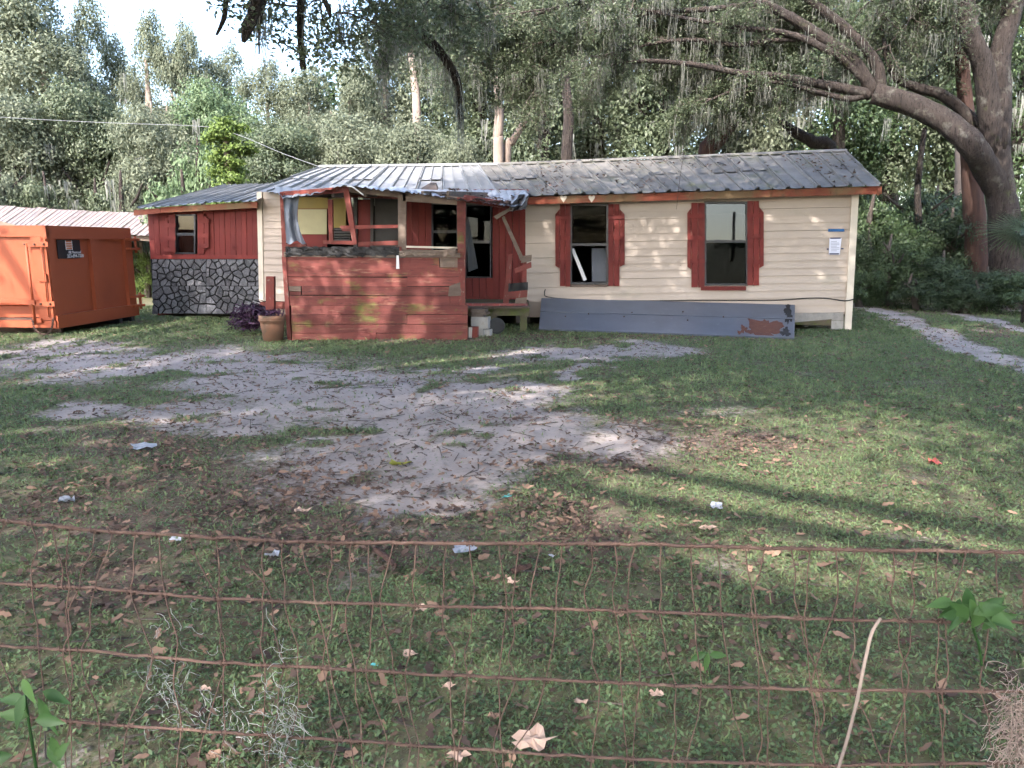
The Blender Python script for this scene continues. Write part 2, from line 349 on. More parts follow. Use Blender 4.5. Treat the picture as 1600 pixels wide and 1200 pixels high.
def ground_mat():
    m = bpy.data.materials.new('yard_ground'); m.use_nodes = True; nt = m.node_tree; b = nt.nodes['Principled BSDF']
    co = nt.nodes.new('ShaderNodeNewGeometry').outputs['Position']
    a1 = nt.nodes.new('ShaderNodeAttribute'); a1.attribute_name = 'sand'; a2 = nt.nodes.new('ShaderNodeAttribute'); a2.attribute_name = 'litter'
    soil = mix_rgb(nt, ramp(nt, noise(nt, co, 9, 6, 0.7), 0.35, 0.65), (0.085,0.078,0.050), (0.155,0.128,0.088))
    soil = mix_rgb(nt, ramp(nt, noise(nt, co, 45, 4, 0.7), 0.45, 0.7), soil, (0.11,0.13,0.06))
    lit = mix_rgb(nt, ramp(nt, noise(nt, co, 38, 5, 0.75), 0.38, 0.62), (0.08,0.056,0.046), (0.20,0.145,0.115))
    snd = mix_rgb(nt, ramp(nt, noise(nt, co, 2.0, 5, 0.6), 0.35, 0.7), (0.275,0.236,0.22), (0.375,0.322,0.298))
    snd = mix_rgb(nt, ramp(nt, noise(nt, co, 30, 6, 0.8), 0.56, 0.70), snd, (0.19,0.15,0.14))
    def thr(att, lo, hi):
        ad = nt.nodes.new('ShaderNodeMath'); ad.operation = 'MULTIPLY_ADD'; ad.inputs[1].default_value = 1.0
        nn = nt.nodes.new('ShaderNodeMath'); nn.operation = 'MULTIPLY_ADD'; nn.inputs[1].default_value = 1.9; nn.inputs[2].default_value = -0.95
        nt.links.new(noise(nt, co, 16, 6, 0.75), nn.inputs[0]); nt.links.new(att, ad.inputs[0]); nt.links.new(nn.outputs[0], ad.inputs[2])
        return ramp(nt, ad.outputs[0], lo, hi)
    col = mix_rgb(nt, thr(a2.outputs['Fac'], 0.35, 0.95), soil, lit)
    col = mix_rgb(nt, thr(a1.outputs['Fac'], 0.36, 0.78), col, snd)
    nt.links.new(col, b.inputs['Base Color']); b.inputs['Roughness'].default_value = 0.95; b.inputs['Specular IOR Level'].default_value = 0.1
    bn = nt.nodes.new('ShaderNodeBump'); bn.inputs['Strength'].default_value = 0.4; bn.inputs['Distance'].default_value = 0.015
    nt.links.new(noise(nt, co, 30, 6, 0.75), bn.inputs['Height']); nt.links.new(bn.outputs[0], b.inputs['Normal'])
    return m
g = mesh_np('ground', np.stack([GX, GY, GZ], -1).reshape(-1, 3), GF, ground_mat(), smooth=True)
for nm, arr in (('sand', S), ('litter', L)):
    a = g.data.attributes.new(nm, 'FLOAT', 'POINT'); a.data.foreach_set('value', arr.ravel().astype(np.float32))
setp(g, kind='structure'); g['label'] = 'grassy yard with a bare sandy patch'

# ------------------------------------------------------------------ the house
house = thing('house', 'low derelict cream and red house with a tin roof and collapsed porch', 'house', (WA.x, WA.y, 0))
rnd = random.Random(4)
def lerp(a, b, t): return a+(b-a)*t
# wall shell (behind the cladding): side, back, floor, partitions
HD = 6.2
def hp(p, into, z=None):           # a wall point moved into the house
    q = Vector(p) - WN*into
    if z is not None: q.z = z
    return q
e0, e1 = wall(405,400), wall(1329,400); l0 = wall(236,400)
shell = part('wall', house)
def wallslab(name, a, b, z0, z1, th, m): 
    a, b = Vector(a), Vector(b); d = (b-a).normalized(); n = Vector((d.y, -d.x, 0))
    return slab(name, [(a.x,a.y,z0),(b.x,b.y,z0),(b.x,b.y,z1),(a.x,a.y,z1)], n*th, m, shell)
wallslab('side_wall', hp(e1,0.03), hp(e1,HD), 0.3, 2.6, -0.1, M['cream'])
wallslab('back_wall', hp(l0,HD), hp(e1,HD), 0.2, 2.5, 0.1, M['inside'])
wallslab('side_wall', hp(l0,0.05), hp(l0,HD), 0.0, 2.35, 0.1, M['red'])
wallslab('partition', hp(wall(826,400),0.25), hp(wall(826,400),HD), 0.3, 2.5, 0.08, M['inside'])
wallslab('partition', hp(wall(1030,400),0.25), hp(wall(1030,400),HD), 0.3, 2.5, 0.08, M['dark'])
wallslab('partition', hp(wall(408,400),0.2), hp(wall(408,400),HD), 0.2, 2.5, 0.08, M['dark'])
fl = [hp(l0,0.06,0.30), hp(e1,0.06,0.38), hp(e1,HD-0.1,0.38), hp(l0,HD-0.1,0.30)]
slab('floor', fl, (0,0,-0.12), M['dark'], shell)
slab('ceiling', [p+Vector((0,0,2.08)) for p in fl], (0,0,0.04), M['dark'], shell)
# cream lap siding, course by course, cut round the two windows
W1 = (891, 318, 951, 444); W2 = (1100, 315, 1168, 446)
def siding(xl, xr, ytl, ytr, ybl, ybr, n, holes=()):
    for k in range(n):
        t0, t1 = k/n, (k+1)/n
        def yy(x, t):
            s = (x-xl)/(xr-xl); return lerp(lerp(ytl,ytr,s), lerp(ybl,ybr,s), t)
        segs = [(xl, xr)]
        for hx0, hy0, hx1, hy1 in holes:
            ym = yy((hx0+hx1)/2, (t0+t1)/2)
            if hy0-3 < ym < hy1+3:
                ns = []
                for a, b in segs:
                    if hx0 > a and hx1 < b: ns += [(a, hx0), (hx1, b)]
                    else: ns.append((a, b))
                segs = ns
        for a, b in segs:
            j = rnd.uniform(-0.25, 0.25)
            top = [wall(a,yy(a,t0)+j,0.004), wall(b,yy(b,t0)+j,0.004)]; bot = [wall(b,yy(b,t1)+j,0.026), wall(a,yy(a,t1)+j,0.026)]
            back = [wall(a,yy(a,t0),-0.03), wall(b,yy(b,t0),-0.03), wall(b,yy(b,t1),-0.03), wall(a,yy(a,t1),-0.03)]
            mesh('siding_board', back+top+bot, BOXF, M['cream'], shell)
siding(821, 1331, 311, 300, 496, 487.5, 16, (W1, W2))
siding(411, 447, 300, 300, 470, 471, 15)
slab('corner_board', [wall(1330,300,-0.02),wall(1341,300,-0.02),wall(1329,515,-0.02),wall(1318.5,515,-0.02)], WN*0.07, M['trim'], shell)
slab('corner_board', [wall(403,298,-0.02),wall(411,298,-0.02),wall(414,471,-0.02),wall(407,471,-0.02)], WN*0.06, M['trim'], shell)
# red skirt under the cream strip beside the porch
slab('skirt_board', wq(408,471.5,452,482,-0.02), WN*0.05, M['redplank'], shell)
slab('skirt_board', wq(409,482.6,452,491,-0.02), WN*0.04, M['rawwood'], shell)
# skirting under the right end and the piers
slab('skirt_panel', [wall(1235,488.5),wall(1318,488),wall(1316,497),wall(1236,504)], WN*0.02, M['concrete'], shell)
slab('skirt_beam', [wall(1240,499,-0.06),wall(1318,491,-0.06),wall(1317,509,-0.06),wall(1242,507,-0.06)], WN*0.05, M['mossywood'], shell)
for x0, x1, o in ((1298,1317,0.0),(806,824,0.02),(1256,1296,-0.5),(1000,1020,-0.2),(600,620,-0.2)):
    a = wall(x0,520,o); b = wall(x1,520,o)
    slab('pier', [(a.x,a.y,-0.05),(b.x,b.y,-0.05),(b.x,b.y,0.17),(a.x,a.y,0.17)], -WN*0.35, M['concrete'], shell)
    slab('pier', [(a.x,a.y,0.176),(b.x,b.y,0.176),(b.x-0.02,b.y,0.33),(a.x+0.01,a.y,0.33)], -WN*0.3, M['concrete'], shell)

# ---- windows
def window(x0, y0, x1, y1, ym, glass, tilt=0.0, sill=None, lower=True, fw=3.2, shrink=0):
    wd = part('window', house)
    xs0, xs1 = x0, x1
    fr = [ (wq(x0,y0,x0+fw,y1,-0.05),WN*0.09), (wq(x1-fw,y0,x1,y1,-0.05),WN*0.09), (wq(x0+fw,y0,x1-fw,y0+fw,-0.05),WN*0.085), (wq(x0+fw,y1-fw,x1-fw,y1,-0.05),WN*0.085)]
    join_slabs('frame', fr, M['frame'], wd)
    slab('meeting_rail', wq(x0+fw,ym-2,x1-fw,ym+2,-0.03), WN*0.06, M['frame'], wd)
    q = wq(x0+fw,y0+fw,x1-fw,ym-2,-0.01); q = [q[0]-WN*tilt, q[1]-WN*tilt, q[2], q[3]]
    slab('pane', q, WN*0.004, glass[0], wd)
    if lower:
        slab('pane', wq(x0+fw,ym+2,x1-fw,y1-fw,-0.025), WN*0.004, glass[1], wd)
    if sill: slab('sill', wq(*sill,0.0), WN*0.07, M['red'], wd)
    return wd
def shutter(ix0, ix1, ox0, ox1, yi0, yi1, yo0, yo1, rails, nb=2):
    s = part('shutter', house)
    for k in range(nb):
        a, b = lerp(ix0,ix1,k/nb), lerp(ix0,ix1,(k+1)/nb)
        slab('board', wq(a+0.3,yi0,b-0.3,yi1+rnd.uniform(-0.6,0.6),0.024), WN*0.03, M['red'], s)
    if ox0 is not None:
        lx, rx = (ox0, ox1); c = 4
        if ox0 < ix0: q = [wall(lx,yo0+c,0.024),wall(rx,yo0-c,0.024),wall(rx,yo1+c,0.024),wall(lx,yo1,0.024)]
        else: q = [wall(lx,yo0-c,0.024),wall(rx,yo0+c,0.024),wall(rx,yo1,0.024),wall(lx,yo1+c,0.024)]
        slab('board', q, WN*0.03, M['red'], s)
    x0 = min(ix0, ox0) if ox0 is not None else ix0-2; x1 = max(ix1, ox1) if ox0 is not None else ix1+2
    for y in rails: slab('rail', wq(x0,y-3.4,x1,y+3.4,0.055), WN*0.022, M['red'], s)
window(*W1, 382, (M['blackglass'], M['dimglass']), tilt=0.0, lower=False)
slab('stick', [wall(892,389,-0.12),wall(897,388,-0.12),wall(917,437,-0.12),wall(912,439,-0.12)], WN*0.03, M['white'], house)
slab('window_screen', wq(925,388,947,440,-0.3), WN*0.01, M['greyscreen'], house)
slab('sill', wq(893,444.5,949,448,0.0), WN*0.05, M['rawwood'], house)
shutter(875,891.5, 868,874.6, 319,447, 331,415, (339,372,410))
shutter(950.5,968, 968.4,976, 319,447, 331,413, (339,372,410))
window(*W2, 377, (M['glass'], M['shrubglass']), tilt=0.026, sill=(1095,447,1165,453.5))
shutter(1080,1101, 1074,1079.6, 317,449, 329,417, (338,372,408))
shutter(1167.5,1186, 1186.4,1193, 314,446, 328,415, (336,369,409))

# ---- red walls and openings behind the porch
slab('red_wall', wq(440,300,505,480,-0.04), WN*0.03, M['red'], shell)
for a, b, y0, y1 in ((505,512,302,478),(634,676,300,478),(718,728,300,478)):
    n = max(1, round((b-a)/10))
    for k in range(n): slab('red_board', wq(lerp(a,b,k/n)+0.25,y0,lerp(a,b,(k+1)/n)-0.25,y1,-0.03), WN*0.03, M['red'], shell)
for k in range(5):
    slab('red_board', wq(770+k*10.4+0.3,300,770+(k+1)*10.4-0.3,486,-0.03), WN*0.035, M['red'], shell)
for k in range(9):
    slab('red_board', wq(676+k*10.5+0.3,434 if k > 4 else 395,676+(k+1)*10.5-0.3,486,-0.03), WN*0.03, M['red'], shell)
slab('header_board', wq(505,296,826,309,-0.03), WN*0.05, M['red'], shell)
slab('wall_board', wq(466,327,511,366,0.0), WN*0.02, M['yellow'], shell)
slab('wall_board', wq(464,304,513,326,0.0), WN*0.015, M['ochre'], shell)
slab('wall_board', wq(519,310,541,356,-0.05), WN*0.02, M['ochre'], shell)
for k in range(6): slab('louver', wq(521,357+k*4.2,548,360+k*4.2,-0.05), WN*0.03, M['inside'], shell)
slab('door', wq(560,312,580,470,-0.05), WN*0.04, M['red'], house)
slab('jamb', wq(554,306,559.5,470,-0.04), WN*0.07, M['inside'], shell)
slab('jamb', wq(580.5,306,585,470,-0.04), WN*0.07, M['inside'], shell)
slab('wall_panel', wq(587,308,630,470,-0.05), WN*0.04, M['inside'], shell)
window(676,318,717,392, 362, (M['dimglass'], M['dimglass']), fw=1.6)
window(728,320,769,434, 378, (M['dimglass'], M['dimglass']), tilt=0.02, fw=2.0)

# ---- left wing: red boards over stone
for k in range(20):
    a, b = lerp(232,404,k/20), lerp(232,404,(k+1)/20)
    def yt(x): return lerp(330,318,(x-232)/172)
    segs = [(yt(a),403)]
    if a > 271 and b < 312: segs = [(yt(a),336),(396,403)]
    for y0, y1 in segs:
        s = (403-y0)/85*0.9
        sk0 = lerp(4.5,0,(a-232)/172); sk1 = lerp(4.5,0,(b-232)/172)
        def xx(x, y, sk): return x+sk*(y-335)/68
        slab('red_board', [wall(xx(a,y0,sk0)+0.2,y0,-0.03),wall(xx(b,y0,sk1)-0.2,y0,-0.03),wall(xx(b,y1,sk1)-0.2,y1,-0.03),wall(xx(a,y1,sk0)+0.2,y1,-0.03)], WN*(0.035+0.006*(k%2)), M['red'], shell)
slab('base_rail', wq(236,398.5,404,404.5,0.012), WN*0.02, M['red'], shell)
window(276,335,309,397, 366, (M['dimglass'], M['glass']), tilt=0.0, fw=2.6)
shutter(264,275, 258,263.6, 333,396, 342,386, (352,372,390), 1)
shutter(309.5,320, 320.4,327, 333,396, 340,386, (345,368,384), 1)
# stone facing: cells of a broken pattern, each stone its own piece
stone = part('stone_facing', house)
slab('mortar_bed', [wall(237,404.5,-0.05),wall(404,404.5,-0.05),wall(411,492,-0.05),wall(243,489,-0.05)], WN*0.05, M['mortar'], stone)
def clip(poly, px, py, nx_, ny_):
    out = []
    for i in range(len(poly)):
        a, b = poly[i], poly[(i+1)%len(poly)]
        da = (a[0]-px)*nx_+(a[1]-py)*ny_; db = (b[0]-px)*nx_+(b[1]-py)*ny_
        if da <= 0: out.append(a)
        if da*db < 0:
            t = da/(da-db); out.append((a[0]+(b[0]-a[0])*t, a[1]+(b[1]-a[1])*t))
    return out
for band, (y0, y1) in enumerate(((405,446.5),(447.5,490))):
    for pn, (x0, x1) in enumerate(((238,322),(322.6,408))):
        seeds = []
        tries = 0
        while len(seeds) < 34 and tries < 3000:
            tries += 1; p = (rnd.uniform(x0,x1), rnd.uniform(y0,y1))
            md = rnd.uniform(4.8,11)
            if all(math.hypot(p[0]-q[0], (p[1]-q[1])*1.15) > md for q in seeds): seeds.append(p)
        for i, p in enumerate(seeds):
            poly = [(x0,y0),(x1,y0),(x1,y1),(x0,y1)]
            for j, q in enumerate(seeds):
                if i == j: continue
                dx, dy = q[0]-p[0], q[1]-p[1]; d = math.hypot(dx, dy)
                if d > 45: continue
                poly = clip(poly, p[0]+dx*0.5-dx/d*0.9, p[1]+dy*0.5-dy/d*0.9, dx/d, dy/d)
                if len(poly) < 3: break
            if len(poly) < 3: continue
            poly = [(x+rnd.uniform(-0.5,0.5), y+rnd.uniform(-0.5,0.5)) for x, y in poly]
            cx = sum(a for a, b in poly)/len(poly); cy = sum(b for a, b in poly)/len(poly); n = len(poly)
            h = rnd.uniform(0.012,0.032)
            V = [wall(x,y,-0.01) for x, y in poly]+[wall(lerp(cx,x,0.98),lerp(cy,y,0.98),h*0.75) for x, y in poly]+[wall(lerp(cx,x,0.84),lerp(cy,y,0.84),h+rnd.uniform(-0.006,0.006)) for x, y in poly]
            F = []
            for r in (0, 1):
                for k in range(n): F.append((r*n+k, r*n+(k+1)%n, (r+1)*n+(k+1)%n, (r+1)*n+k))
            F.append(tuple(2*n+k for k in range(n)))
            mesh('stone', V, F, M['stone'], stone)

# ---- roofs
def tin_panel(name, e0, e1, r0, r1, m, parent, jit=0.012, rh=1.0):
    """one sheet of crimped tin from eave e0-e1 to top r0-r1, with raised ribs along its edges and middle"""
    prof = [(0,0.0),(0.012,0.045),(0.05,0.048),(0.07,0.0),(0.25,-0.004),(0.47,0.0),(0.480,0.034),(0.520,0.034),(0.53,0.0),(0.75,-0.004),(0.93,0.0),(0.96,0.038),(1.0,0.040)]
    up = Vector((0,0,1)); V, F = [], []; rows = 4
    j0, j1 = rnd.uniform(-jit,jit), rnd.uniform(-jit,jit)
    for r in range(rows+1):
        t = r/rows
        for s, h in prof:
            p = Vector(e0).lerp(Vector(e1), s).lerp(Vector(r0).lerp(Vector(r1), s), t)
            V.append(p+up*(h*rh+lerp(j0,j1,t)+(rnd.uniform(-1,1)*jit*0.5 if r == 0 else 0)))
    n = len(prof)
    for r in range(rows):
        for k in range(n-1): F.append((r*n+k, r*n+k+1, (r+1)*n+k+1, (r+1)*n+k))
    o = mesh(name, V, F, m, parent)
    return o
roof = part('roof', house)
EV, RD = 0.42, -3.1
eL, eR = wall(398,300,EV), wall(1378,290,EV); eM = wall(832,306,EV)
rL, rR = wall(500,262,RD), wall(1322,237,RD); rM = wall(780,258.5,RD)
def tri(a, m_, b, t, tm):
    return a.lerp(m_, t/tm) if t < tm else m_.lerp(b, (t-tm)/(1-tm))
NP = 22; tm = 0.46
for k in range(NP):
    t0, t1 = k/NP, (k+1)/NP-0.0008
    a, b = tri(eL,eM,eR,t0,tm), tri(eL,eM,eR,t1,tm); c, d = tri(rL,rM,rR,t0,tm), tri(rL,rM,rR,t1,tm)
    mm = M['tin'] if t1 < 0.42 else M['oldtin']
    lap = 0.5+rnd.uniform(-0.03,0.03)
    ml, mr = a.lerp(c, lap), b.lerp(d, lap); dz = Vector((0,0,0.012))
    tin_panel('roof_panel', a, b, ml, mr, mm, roof)
    tin_panel('roof_panel', a.lerp(c,lap-0.03)+dz, b.lerp(d,lap-0.03)+dz, c+dz*0.6, d+dz*0.6, mm, roof)
def back(p, ext): return Vector(p)-WN*ext
bk = []
for t in (0, tm, 1): 
    a, c = tri(eL,eM,eR,t,tm), tri(rL,rM,rR,t,tm); q = back(a, 2*(EV-RD)); q.z = a.z; bk.append((c, q))
mesh('roof_back', [bk[0][0],bk[1][0],bk[2][0],bk[2][1],bk[1][1],bk[0][1]], [(0,1,4,5),(1,2,3,4)], M['oldtin'], roof)
for a, b in ((rL, rM), (rM, rR)):
    slab('ridge_cap', [a+WN*0.14+Vector((0,0,-0.005)), b+WN*0.14+Vector((0,0,-0.005)), b+Vector((0,0,0.055)), a+Vector((0,0,0.055))], Vector((0,0,0.012)), M['oldtin'] if a is rM else M['tin'], roof)
# gable filling at the right end
ga, gb = hp(e1,0.0), hp(e1,HD); gz = rR - Vector((0,0,0.08))
mesh('gable', [(ga.x,ga.y,2.55),(gb.x,gb.y,2.5),(hp(e1,HD/2).x,hp(e1,HD/2).y,gz.z)], [(0,1,2)], M['cream'], roof)
# fascia along the eave: several lengths, some bare
FO = 0.34
for x0, x1 in ((818,1078),(1078.4,1298),(1298.4,1378)):
    f = lambda x: lerp(307,290.5,(x-832)/546); h = 12.5
    o = slab('fascia', [wall(x0,f(x0)+0.5,FO),wall(x1,f(x1)+0.5,FO),wall(x1,f(x1)+h,FO),wall(x0,f(x0)+h,FO)], -WN*0.04, M['fascia'], roof)
slab('soffit', [wall(820,317,FO-0.05),wall(1374,302,FO-0.05),wall(1336,301,0.02),wall(820,313,0.02)], (0,0,0.02), M['rawwood'], roof)
slab('rake_board', [eR-WN*0.05-WU*0.02+Vector((0,0,-0.03)), rR-WU*0.02+Vector((0,0,-0.03)), rR-WU*0.02+Vector((0,0,-0.16)), eR-WN*0.05-WU*0.02+Vector((0,0,-0.17))], -WU*0.03, M['fascia'], roof)
for cx in (880.5, 924.5):
    h = [(0,0.06),(0.035,0.085),(0.065,0.07),(0.06,0.03),(0,-0.06),(-0.06,0.03),(-0.065,0.07),(-0.035,0.085)]
    c = wall(cx,312,FO+0.004); V = [c+WU*a+Vector((0,0,b)) for a, b in h]; V += [v+WN*0.006 for v in V]
    mesh('heart_ornament', V, [tuple(range(8,16))]+[(i,(i+1)%8,8+(i+1)%8,8+i) for i in range(8)], M['trim'], roof)
# wing roof
wroof = part('wing_roof', house)
wl, wr = wall(213,324.5,0.35), wall(404,312.5,0.35); wtl, wtr = wall(352,289.5,-3.4), wall(470,286,-3.4)
for k in range(7):
    t0, t1 = k/7, (k+1)/7-0.002
    tin_panel('roof_panel', wl.lerp(wr,t0), wl.lerp(wr,t1), wtl.lerp(wtr,t0), wtl.lerp(wtr,t1), M['tin'], wroof, 0.015, 0.7)
q = [wtl, wtr, wtr-WN*3.6, wtl-WN*3.6]; q[2].z = wl.z; q[3].z = wl.z
mesh('roof_back', q, [(0,1,2,3)], M['tin'], wroof)
slab('fascia', [wall(209,328,0.28),wall(250,325.5,0.28),wall(250,333,0.28),wall(209,337,0.28)], -WN*0.04, M['fascia'], wroof)
slab('fascia', [wall(250.5,324,0.27),wall(402,315,0.27),wall(402,324.5,0.27),wall(250.5,333,0.27)], -WN*0.04, M['fascia'], wroof)
slab('soffit', [wall(214,332,0.24),wall(404,320,0.24),wall(404,319,0),wall(232,330,0)], (0,0,0.02), M['rawwood'], wroof)

# ------------------------------------------------------------------ the porch (part of the house)
porch = part('porch', house)
PY = 13.5
back_y = Vector((0,1,0))
def pbox(name, pts, th, m, Y=PY): return slab(name, [at_y(x,y,Y) for x, y in pts], back_y*th, m, porch)
rows = [(402,417.2),(417.6,432),(432.6,446.5),(447.1,461),(461.6,477)]
for i, (y0, y1) in enumerate(rows):
    xs = [[447,686],[443,719],[448,636,719],[471,719],[450,703,719]][i]
    for a, b in zip(xs[:-1], xs[1:]):
        j = [rnd.uniform(-1.1,1.1) for _ in range(4)]
        pbox('plank', [(a+0.3,y0+j[0]*0.5),(b-0.3,y0+j[1]*0.5+0.8),(b-0.3+j[2],y1+j[1]*0.5+0.8),(a+0.3+j[3],y1+j[0]*0.5)], 0.03, M['redplank'], PY-0.012*(i%2)-0.01*rnd.random())
pbox('plank', [(687,402.5),(716,403),(716,418),(688,417.5)], 0.02, M['rawwood'], PY+0.004)
pbox('plank', [(449,447),(470,447.5),(470,455),(449,455)], 0.03, M['rawwood'], PY-0.004)
pbox('plank', [(449,455.5),(470,455.7),(470,461),(449,461)], 0.03, M['redplank'], PY+0.004)
pbox('plank', [(702,447),(719,441),(720,462),(700,463)], 0.015, M['rawwood'], PY-0.03)
lrows = [(477.6,491.5),(492,506.5),(507,520.5),(521,534)]
for i, (y0, y1) in enumerate(lrows):
    xs = [[455,731],[455,636,731],[456,731],[456,588,731]][i]
    for a, b in zip(xs[:-1], xs[1:]):
        j = [rnd.uniform(-0.8,0.8) for _ in range(4)]
        pbox('plank', [(a+0.2,y0+j[0]*0.4),(b-0.2,y0+j[1]*0.4-0.6),(b-0.2,y1+j[1]*0.4-0.8),(a+0.2,y1+j[0]*0.4)], 0.03, M['redplank'], PY-0.07-0.01*(i%2))
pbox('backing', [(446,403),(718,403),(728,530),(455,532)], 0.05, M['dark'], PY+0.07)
pbox('corner_post', [(437,300),(443.5,300),(448,400),(441,400)], 0.09, M['redwood'])
pbox('corner_post', [(440,400.5),(447,400.5),(455,532),(449,532)], 0.10, M['redwood'], PY-0.03)
pbox('post', [(512,312),(519,312),(520,380),(514,380)], 0.09, M['redwood'], PY+0.05)
pbox('post', [(535,292),(544,292),(558,381),(550.5,381)], 0.09, M['redwood'], PY-0.01)
pbox('post', [(621.5,302),(634,302),(634,393),(622,393)], 0.10, M['rawwood'], PY+0.02)
pbox('post', [(714,308),(727.5,310),(727,478),(718,478)], 0.10, M['redwood'], PY-0.02)
pbox('post_cladding', [(714.2,312),(725,312),(724.6,420),(715,420)], 0.012, M['redplank'], PY-0.034)
pbox('rail', [(531,352.5),(622,351),(622,356),(533,358)], 0.05, M['redwood'], PY+0.03)
pbox('rail', [(533,358.4),(549,358),(549,361),(535,361)], 0.04, M['redwood'], PY+0.05)
pbox('rail', [(504,375.5),(520,377),(556,376),(556,382),(505,380.5)][:1]+[(556,376.5),(556,382.5),(505,381)], 0.08, M['redwood'], PY+0.04)
pbox('rail', [(559,378),(622,376),(622,383),(560,384)], 0.07, M['redwood'], PY+0.02)
pbox('rail', [(447,381),(478,380.5),(478,388.5),(447,389)], 0.05, M['redwood'], PY-0.02)
pbox('rail', [(612,385.5),(627,385.5),(627,393),(612,393)], 0.07, M['redwood'], PY-0.02)
pbox('rail', [(634.5,384),(714,386),(714,389),(634.5,387)], 0.06, M['trim'], PY)
pbox('rail', [(634.5,389.6),(714,391),(714,394),(634.5,393)], 0.08, M['rawwood'], PY-0.02)
pbox('sill', [(443,393.5),(719,395),(719,402.5),(443,401.5)], 0.13, M['rawwood'], PY-0.06)
# crumpled tar felt over the sill
V, F = [], []; n, m_ = 40, 5
for i in range(n+1):
    for j in range(m_+1):
        x = lerp(446,624,i/n); y = lerp(385.5+rnd.uniform(-1,1),400+rnd.uniform(-2.2,2.2) if j == m_ else 401,j/m_)
        V.append(at_y(x,y,PY-0.085+0.02*j/m_-0.0+rnd.uniform(-0.02,0.015)-0.01*(j > 2)))
for i in range(n):
    for j in range(m_): a = i*(m_+1)+j; F.append((a,a+m_+1,a+m_+2,a+1))
mesh('tar_felt', V, F, M['tar'], porch)
V, F = [], []
for i in range(21):
    for j in range(m_+1):
        x = lerp(622,712,i/20); V.append(at_y(x, lerp(lerp(392,386,max(0,(i-14)/6)),399+rnd.uniform(-2,2),j/m_), PY-0.085+rnd.uniform(-0.012,0.012)))
for i in range(20):
    for j in range(m_): a = i*(m_+1)+j; F.append((a,a+m_+1,a+m_+2,a+1))
mesh('tar_felt', V, F, M['rawwood'], porch)
pbox('hanging_strip', [(619.5,399),(623,399),(624,420),(619,420)], 0.004, M['white'], PY-0.1)
# deck and its frame
dz = 0.50
dk = [(-3.85,13.5),(-0.80,13.5),(-0.80,14.55),(0.30,14.75),(0.36,16.05),(-3.4,16.75)]
nb = 11
for k in range(nb):       # deck boards running along the house
    Y0, Y1 = 13.62+k*0.272, 13.62+(k+1)*0.272-0.012
    x1 = -0.86 if Y1 < 14.6 else 0.34
    x0 = -3.8
    tl = -0.19 if Y0 > 15.9 else 0
    slab('deck_board', [(x0,Y0,dz),(x1,Y0+tl,dz),(x1,Y1+tl,dz),(x0,Y1,dz)], (0,0,-0.035), M['mossywood'] if k%3 else M['rawwood'], porch)
bar('deck_beam', (-0.84,14.66,0.39), (0.30,14.66,0.40), 0.05, 0.17, M['mossywood'], porch)
bar('deck_beam', (-0.70,15.2,0.39), (0.30,15.1,0.39), 0.05, 0.15, M['mossywood'], porch)
bar('deck_beam', (0.31,14.64,0.39), (0.33,16.0,0.39), 0.05, 0.17, M['mossywood'], porch)
for x, y in ((-0.35,14.75),(0.22,14.8),(0.25,15.7)): bar('deck_leg', (x,y,-0.03), (x,y,0.31), 0.12, 0.12, M['mossywood'], porch, up=(0,1,0))
slab('deck_trim', [at_y(728,474,13.6), at_y(823,474.5,14.62), at_y(823,478,14.62), at_y(728,478,13.6)], (0.02,0.05,0), M['redwood'], porch)
# broken railing at the steps
RYd = 14.66
def rbox(name, pts, th, m, Y=RYd): return slab(name, [at_y(x,y,Y) for x, y in pts], back_y*th, m, porch)
rbox('rail_post', [(794.5,398),(801,396),(795,474),(785.5,474)], 0.06, M['redwood'])
rbox('broken_board', [(784,340),(788,337),(818,402),(813.5,408)], 0.05, M['rawwood'])
rbox('broken_board', [(771,338),(797,324),(801,326.5),(776,343)], 0.06, M['rawwood'], 14.0)
rbox('broken_board', [(815.5,400),(831,398),(830,408),(814,411)], 0.04, M['rawwood'], RYd-0.03)
rbox('broken_board', [(804,420),(830,409),(830.5,418),(805,427)], 0.04, M['redwood'], RYd-0.05)
rbox('broken_board', [(794.5,443),(825,441),(825,453),(794,456)], 0.03, M['tar'], RYd-0.03)
rbox('broken_board', [(792.5,456),(824.5,453.5),(823.5,464),(792,466)], 0.03, M['redwood'], RYd-0.035)
rbox('broken_board', [(806,466),(823,464.5),(822,476),(804,477)], 0.03, M['rawwood'], RYd-0.02)
rbox('rail_post', [(817,408),(823,408),(823,474),(815,474)], 0.07, M['redwood'], RYd+0.05)
# leaning insect screen inside
sv = []; SN = 10
for i in range(SN+1):
    for j in range(SN+1):
        u_, v_ = i/SN, j/SN; sv.append(at_y(lerp(lerp(727,732,v_),lerp(732,747,v_),u_), lerp(340,lerp(425,419,u_),v_), 14.3+0.25*u_+0.03*math.sin(u_*7+v_*5)))
mesh('torn_screen', sv, [(i*(SN+1)+j,(i+1)*(SN+1)+j,(i+1)*(SN+1)+j+1,i*(SN+1)+j+1) for i in range(SN) for j in range(SN)], M['inside'], porch, True)
# rafters and header under the fallen porch roof
def raf(a, b, w_=0.05, h=0.12, m=M['redwood']): bar('rafter', a, b, w_, h, m, porch)
raf(at_y(443,304,PY+0.05), at_y(543,296,PY+0.05), 0.06, 0.10)
raf(at_y(545,296,PY+0.06), at_y(624,304,PY+0.06), 0.06, 0.10, M['rawwood'])
raf(at_y(630,308,PY+0.05), at_y(716,314,PY+0.05), 0.06, 0.14, M['rawwood'])
raf(at_y(726,310,PY+0.1), at_y(800,322,14.2), 0.06, 0.12, M['redwood'])
for x in (470,520,570,660,700): raf(at_y(x,303,PY+0.1), wall(lerp(500,790,(x-450)/270),305,0.05), 0.05, 0.10, M['rawwood'])
raf(at_y(545,306,14.4), at_y(624,309,14.4), 0.04, 0.05, M['redwood'])
